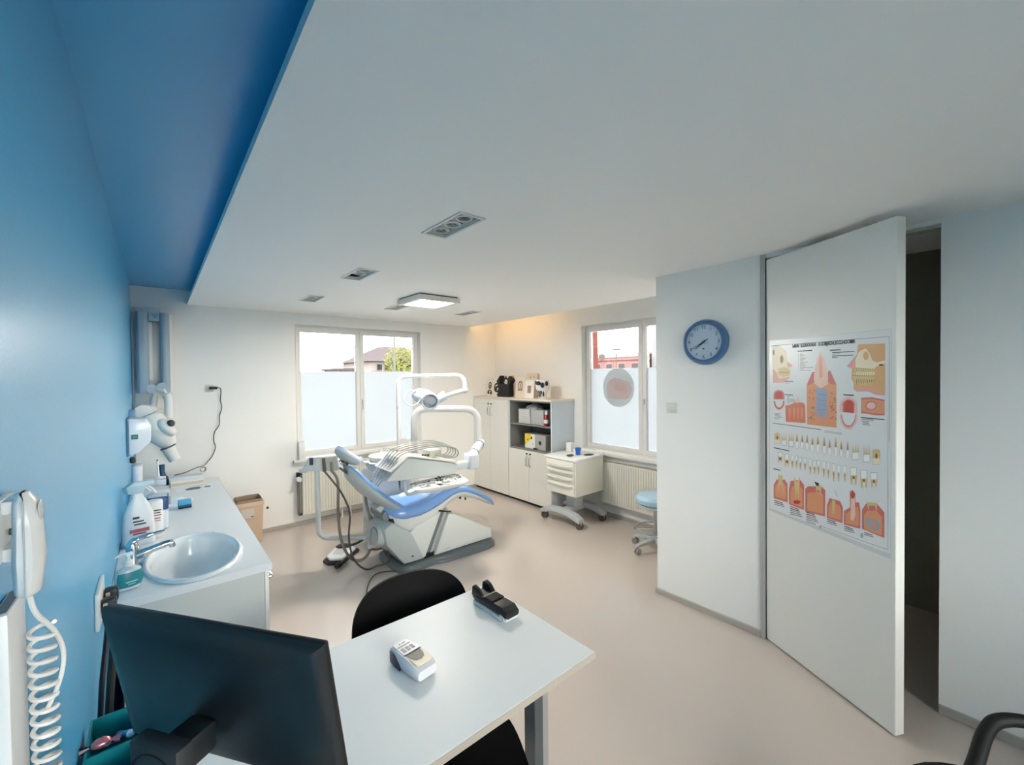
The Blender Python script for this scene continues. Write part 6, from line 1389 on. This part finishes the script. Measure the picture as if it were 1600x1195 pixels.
# ================================================================== chairs
CHB = mat('chair_black', (9, 9, 10), .7, spec=.2); CHL = mat('chair_leg_black', (14, 14, 15), .45)
def shell_chair(label, loc, rz, seat_h=.45, top=.82, kw=1.):
    """moulded shell chair facing local +y"""
    M = Matrix.Translation(loc) @ Matrix.Rotation(rz, 4, 'Z'); t = thing('shell_chair', label, 'chair', M=M, group='black shell chairs at the desk')
    rows = []
    prof = [(.235, -.015, .17), (.215, .0, .225), (.12, .005, .245), (0, -.005, .25), (-.12, -.005, .245), (-.18, .02, .245), (-.215, .08, .255), (-.235, .16, .268), (-.248, .225, .262), (-.258, .275, .244), (-.265, .312, .214), (-.270, .340, .170), (-.273, .357, .11), (-.274, .365, .04)]
    prof = [tuple(q) for q in spline([Vector(q) for q in prof], 3)]; nx = 25; bt = []; tp_ = []
    for y, z, w in prof:
        back = max(0, min(1, (z-.02)/.15))
        r = []
        for i in range(nx):
            u = -1+2*i/(nx-1); r.append((u*w*kw, y+.07*back*(u*w/.262)**2, seat_h+z*(top-seat_h)/.365+(.03*u*u*(1-back))))
        tp_.append(r)
    nrow = len(tp_); top_v = [p for r in tp_ for p in r]
    me = MB(M); off = .016
    import itertools
    low = []
    for k, r in enumerate(tp_):
        for p in r:
            back = max(0, min(1, (prof[k][1]-.02)/.15)); low.append((p[0], p[1]-off*back, p[2]-off*(1-back)))
    f = []
    for k in range(nrow-1):
        for i in range(nx-1):
            a, b, c, d = k*nx+i, k*nx+i+1, (k+1)*nx+i+1, (k+1)*nx+i
            f.append((a, b, c, d)); n0 = nrow*nx; f.append((n0+a, n0+d, n0+c, n0+b))
    n0 = nrow*nx
    for i in range(nx-1):
        f.append((i, n0+i, n0+i+1, i+1)); q = (nrow-1)*nx; f.append((q+i, q+i+1, n0+q+i+1, n0+q+i))
    for k in range(nrow-1):
        f.append((k*nx, (k+1)*nx, n0+(k+1)*nx, n0+k*nx)); q = nx-1; f.append((k*nx+q, n0+k*nx+q, n0+(k+1)*nx+q, (k+1)*nx+q))
    me.add(top_v+low, f); obj('shell', me, CHB, t, smooth=60)
    for sx in (-1, 1):
        for sy in (-1, 1):
            obj('leg', MB(M).cyl((sx*.16, sy*.14, seat_h-.025), (sx*.225, sy*.215, .0), .017, .012, n=12), CHL, t)
    obj('under_frame', MB(M).box(-.17, .17, -.15, .15, seat_h-.04, seat_h-.022, r=.006), CHL, t)
    return t
shell_chair('black moulded shell chair with its back showing beyond the desk', (.955, 1.785, 0), math.pi+math.radians(-9), .45, .82, 1.12)
shell_chair('black moulded shell chair tucked under the near side of the desk', (.755, 1.20, 0), math.radians(-25), .46, .72)
t = thing('armchair', 'black chair with a bent tubular armrest at the lower right corner of the picture', 'chair', (1.93, -.14, 0))
obj('seat', MB().loft([[(1.90+k*(.25*math.cos(a)), -.04+k*(.27*math.sin(a)), z+.04) for a in [2*math.pi*i/32 for i in range(32)]] for k, z in ((.85, .40), (1, .42), (1, .445), (.9, .46))]), CHB, t, smooth=50)
ARMT = mat('arm_black', (11, 12, 13), .6, spec=.25)
for nm, mir in (('armrest', 0), ('armrest', 1)):
    pts = [(2.42, -.36, .66), (2.26, -.085, .664), (2.19, .010, .660), (2.115, .045, .635), (2.00, .065, .585), (1.85, .10, .50), (1.70, .15, .30), (1.62, .18, .02)]
    if mir: pts = [(x-.45, y-.42, z) for x, y, z in pts]
    a_ = obj(nm, MB().tube(pts, .021, 12, 6), ARMT, t)
obj('backrest', MB().loft([[(2.30+.05*s-.05*(u*u)+q, -.40+.0*s, 0) for q in (0,)] for u in (0,) for s in (0, 1)]) if 0 else MB().tube([(2.42, -.36, .66), (2.40, -.50, .74), (2.25, -.70, .76), (2.06, -.80, .72), (1.97, -.78, .66)], .03, 10, 6), CHB, t)
for p0, p1 in (((2.05, -.15, .42), (2.40, -.35, .02)), ((1.80, -.28, .42), (2.0, -.70, .02))): obj('leg', MB().cyl(p0, p1, .02, .016, n=12), ARMT, t)

# ================================================================== outside
ASPH = mat('outside_ground', (70, 72, 70), .9, spec=0.); g = MB(); g.holed(-80, 120, -80, 120, -.6, -.4, [(-1, 6, -3, 7)], 'z'); o = struct('ground_outside', g, ASPH)
SLATE = mat('roof_slate', (52, 48, 50), .8, spec=0., vary=.1); RENDERW = mat('house_render', (92, 86, 84), .8, spec=0.); PANE = mat('pane_dark', (26, 28, 32), .5, spec=0.); BRK = mat('brick_red', (92, 54, 50), .85, spec=0., vary=.1, vscale=12)
t = thing('brick_house', 'pale house with a dark hipped roof seen through the back window', 'house', (19, 42, -.4))
obj('wall', MB().box(16.0, 23.5, 40, 48, -.4, 3.45), RENDERW, t); obj('brick_base', MB().box(15.98, 23.52, 39.95, 40, -.4, 2.45), BRK, t)
obj('roof', MB().loft([[(15.6, 39.6, 3.4), (23.9, 39.6, 3.4), (23.9, 48.4, 3.4), (15.6, 48.4, 3.4)], [(18.6, 43, 5.1), (20.9, 43, 5.1), (20.9, 45, 5.1), (18.6, 45, 5.1)]]), SLATE, t, smooth=0)
for x in (16.5, 17.3, 18.1, 19.6, 20.6):
    w = obj('window', MB().box(x, x+.6, 39.93, 39.96, 2.5, 3.15), mat('house_window_frame', (84, 82, 82), .6, spec=0.), t); obj('pane', MB().box(x+.06, x+.54, 39.91, 39.93, 2.56, 3.09), PANE, w)
t = thing('flat_roof_shed', 'long low shed with a flat grey roof seen through the back window', 'shed', (10.2, 30, -.4))
obj('wall', MB().box(9.6, 10.9, 30, 33, -.4, 2.35), RENDERW, t); obj('roof', MB().box(9.45, 11.05, 29.8, 33.2, 2.35, 2.5), SLATE, t)
def leafy(name, label, c, r, n, m, trunk, cat='tree'):
    t = thing(name, label, cat, (c[0], c[1], -.4)); random.seed(int(c[0]*10))
    mb = MB()
    for i in range(n):
        d = Vector((random.gauss(0, 1), random.gauss(0, 1), random.gauss(0, 1))).normalized()*(random.random()**.4)
        p = Vector(c)+Vector((d.x*r[0], d.y*r[1], d.z*r[2])); s = random.uniform(.06, .14)*r[2]*.55
        a = Vector((random.gauss(0, 1), random.gauss(0, 1), random.gauss(0, 1))).normalized(); b = a.orthogonal().normalized()
        mb.add([p-a*s, p+b*s*.5, p+a*s, p-b*s*.5], [(0, 1, 2, 3)])
    f = obj('foliage', mb, m, t, smooth=0); f['kind'] = 'stuff'
    if trunk: obj('trunk', MB().tube([(c[0], c[1], -.4), (c[0]+.05, c[1], c[2]-r[2]*.4), (c[0]-.05, c[1], c[2]+r[2]*.3)], .12, 8, 3), mat('bark', (60, 50, 42), .9, spec=0.), t)
    return t
LEAF = mat('leaf_green', (74, 78, 36), .7, spec=0., vary=.25, vscale=2.5); LEAFD = mat('leaf_dark', (40, 44, 34), .7, spec=0., vary=.2, vscale=2.)
leafy('garden_tree', 'yellow-green leafy tree beside the pole outside the back window', (15.3, 32, 2.9), (1.45, 1.2, 1.75), 1500, LEAF, True)
for x, z, r_, lb in ((7.75, 1.95, .27, 'first dark bush from the frame outside the back window'), (8.35, 2.1, .28, 'rounded dark bush between two others outside the back window'), (9.0, 1.95, .31, 'dark bush next to the flat shed roof outside the back window')):
    leafy('garden_bush', lb, (x, 30, z-.3), (r_, .5, .85), 420, LEAFD, True, 'bush')
t = thing('utility_pole', 'tall grey utility pole outside the back window', 'pole', (11.5, 25, -.4)); obj('pole', MB().cyl((11.5, 25, -.4), (11.5, 25, 6.5), .075, .06, n=12), mat('pole_grey', (70, 71, 72), .7, spec=0.), t); obj('cross_arm', MB().box(11.0, 12.0, 24.96, 25.04, 6.1, 6.2), mat('pole_grey', (70, 71, 72), .7, spec=0.), t)
t = thing('brick_terrace', 'long low red brick building with pale windows outside the side window', 'building', (40, 30, -.4))
obj('wall', MB().box(40, 46, 25.5, 42, -.4, 3.45), mat('brick_terrace', (100, 68, 66), .85, spec=0., vary=.08, vscale=3), t); obj('roof_band', MB().box(39.8, 46.2, 25.3, 42.2, 3.45, 3.75), mat('band_red', (96, 72, 72), .8, spec=0.), t); obj('roof', MB().prism([(39.7, 3.75), (46.3, 3.75), (43, 4.4)], 25.3, 42.2, 'y'), mat('roof_pale', (72, 66, 68), .8, spec=0.), t)
for k in range(9):
    y = 25.9+k*1.7; w = obj('window', MB().box(39.93, 39.99, y, y+1.0, 2.2, 3.15), mat('window_pale', (90, 84, 84), .6, spec=0.), t); obj('pane', MB().box(39.91, 39.93, y+.1, y+.9, 2.3, 3.05), mat('pane_grey', (52, 48, 50), .5, spec=0.), w)
t = thing('tower_block', 'taller pale building with small windows at the edge of the side window', 'building', (44, 22, -.4))
obj('wall', MB().box(41, 48, 17, 25.0, -.4, 7.4), mat('block_pale', (84, 84, 87), .8, spec=0.), t)
for r in range(4):
    for k in range(4): w = obj('window', MB().box(40.94, 41, 23.2-k*1.6, 24.2-k*1.6, 1.8+r*1.35, 2.7+r*1.35), mat('window_pale', (90, 84, 84), .6, spec=0.), t); obj('pane', MB().box(40.92, 40.94, 23.3-k*1.6, 24.1-k*1.6, 1.88+r*1.35, 2.62+r*1.35), mat('pane_grey', (52, 48, 50), .5, spec=0.), w)
t = thing('street_lamp', 'thin street lamp outside the side window', 'street lamp', (25, 18.03, -.4)); sg = mat('lamp_grey', (64, 60, 60), .6, spec=0.)
obj('post', MB().cyl((25, 18.03, -.4), (25, 18.03, 3.55), .04, .03), sg, t); obj('lamp_top', MB().box(24.8, 25.2, 17.75, 18.3, 3.55, 3.68, r=.05), sg, t)
t = obj('outer_brick_jamb', MB().box(W2+.17, W2+.30, GY1-.05, GY1+.001, HZ0, HZ1), BRK); t.parent = w2t; t.matrix_parent_inverse = XF[w2t.name].inverted()
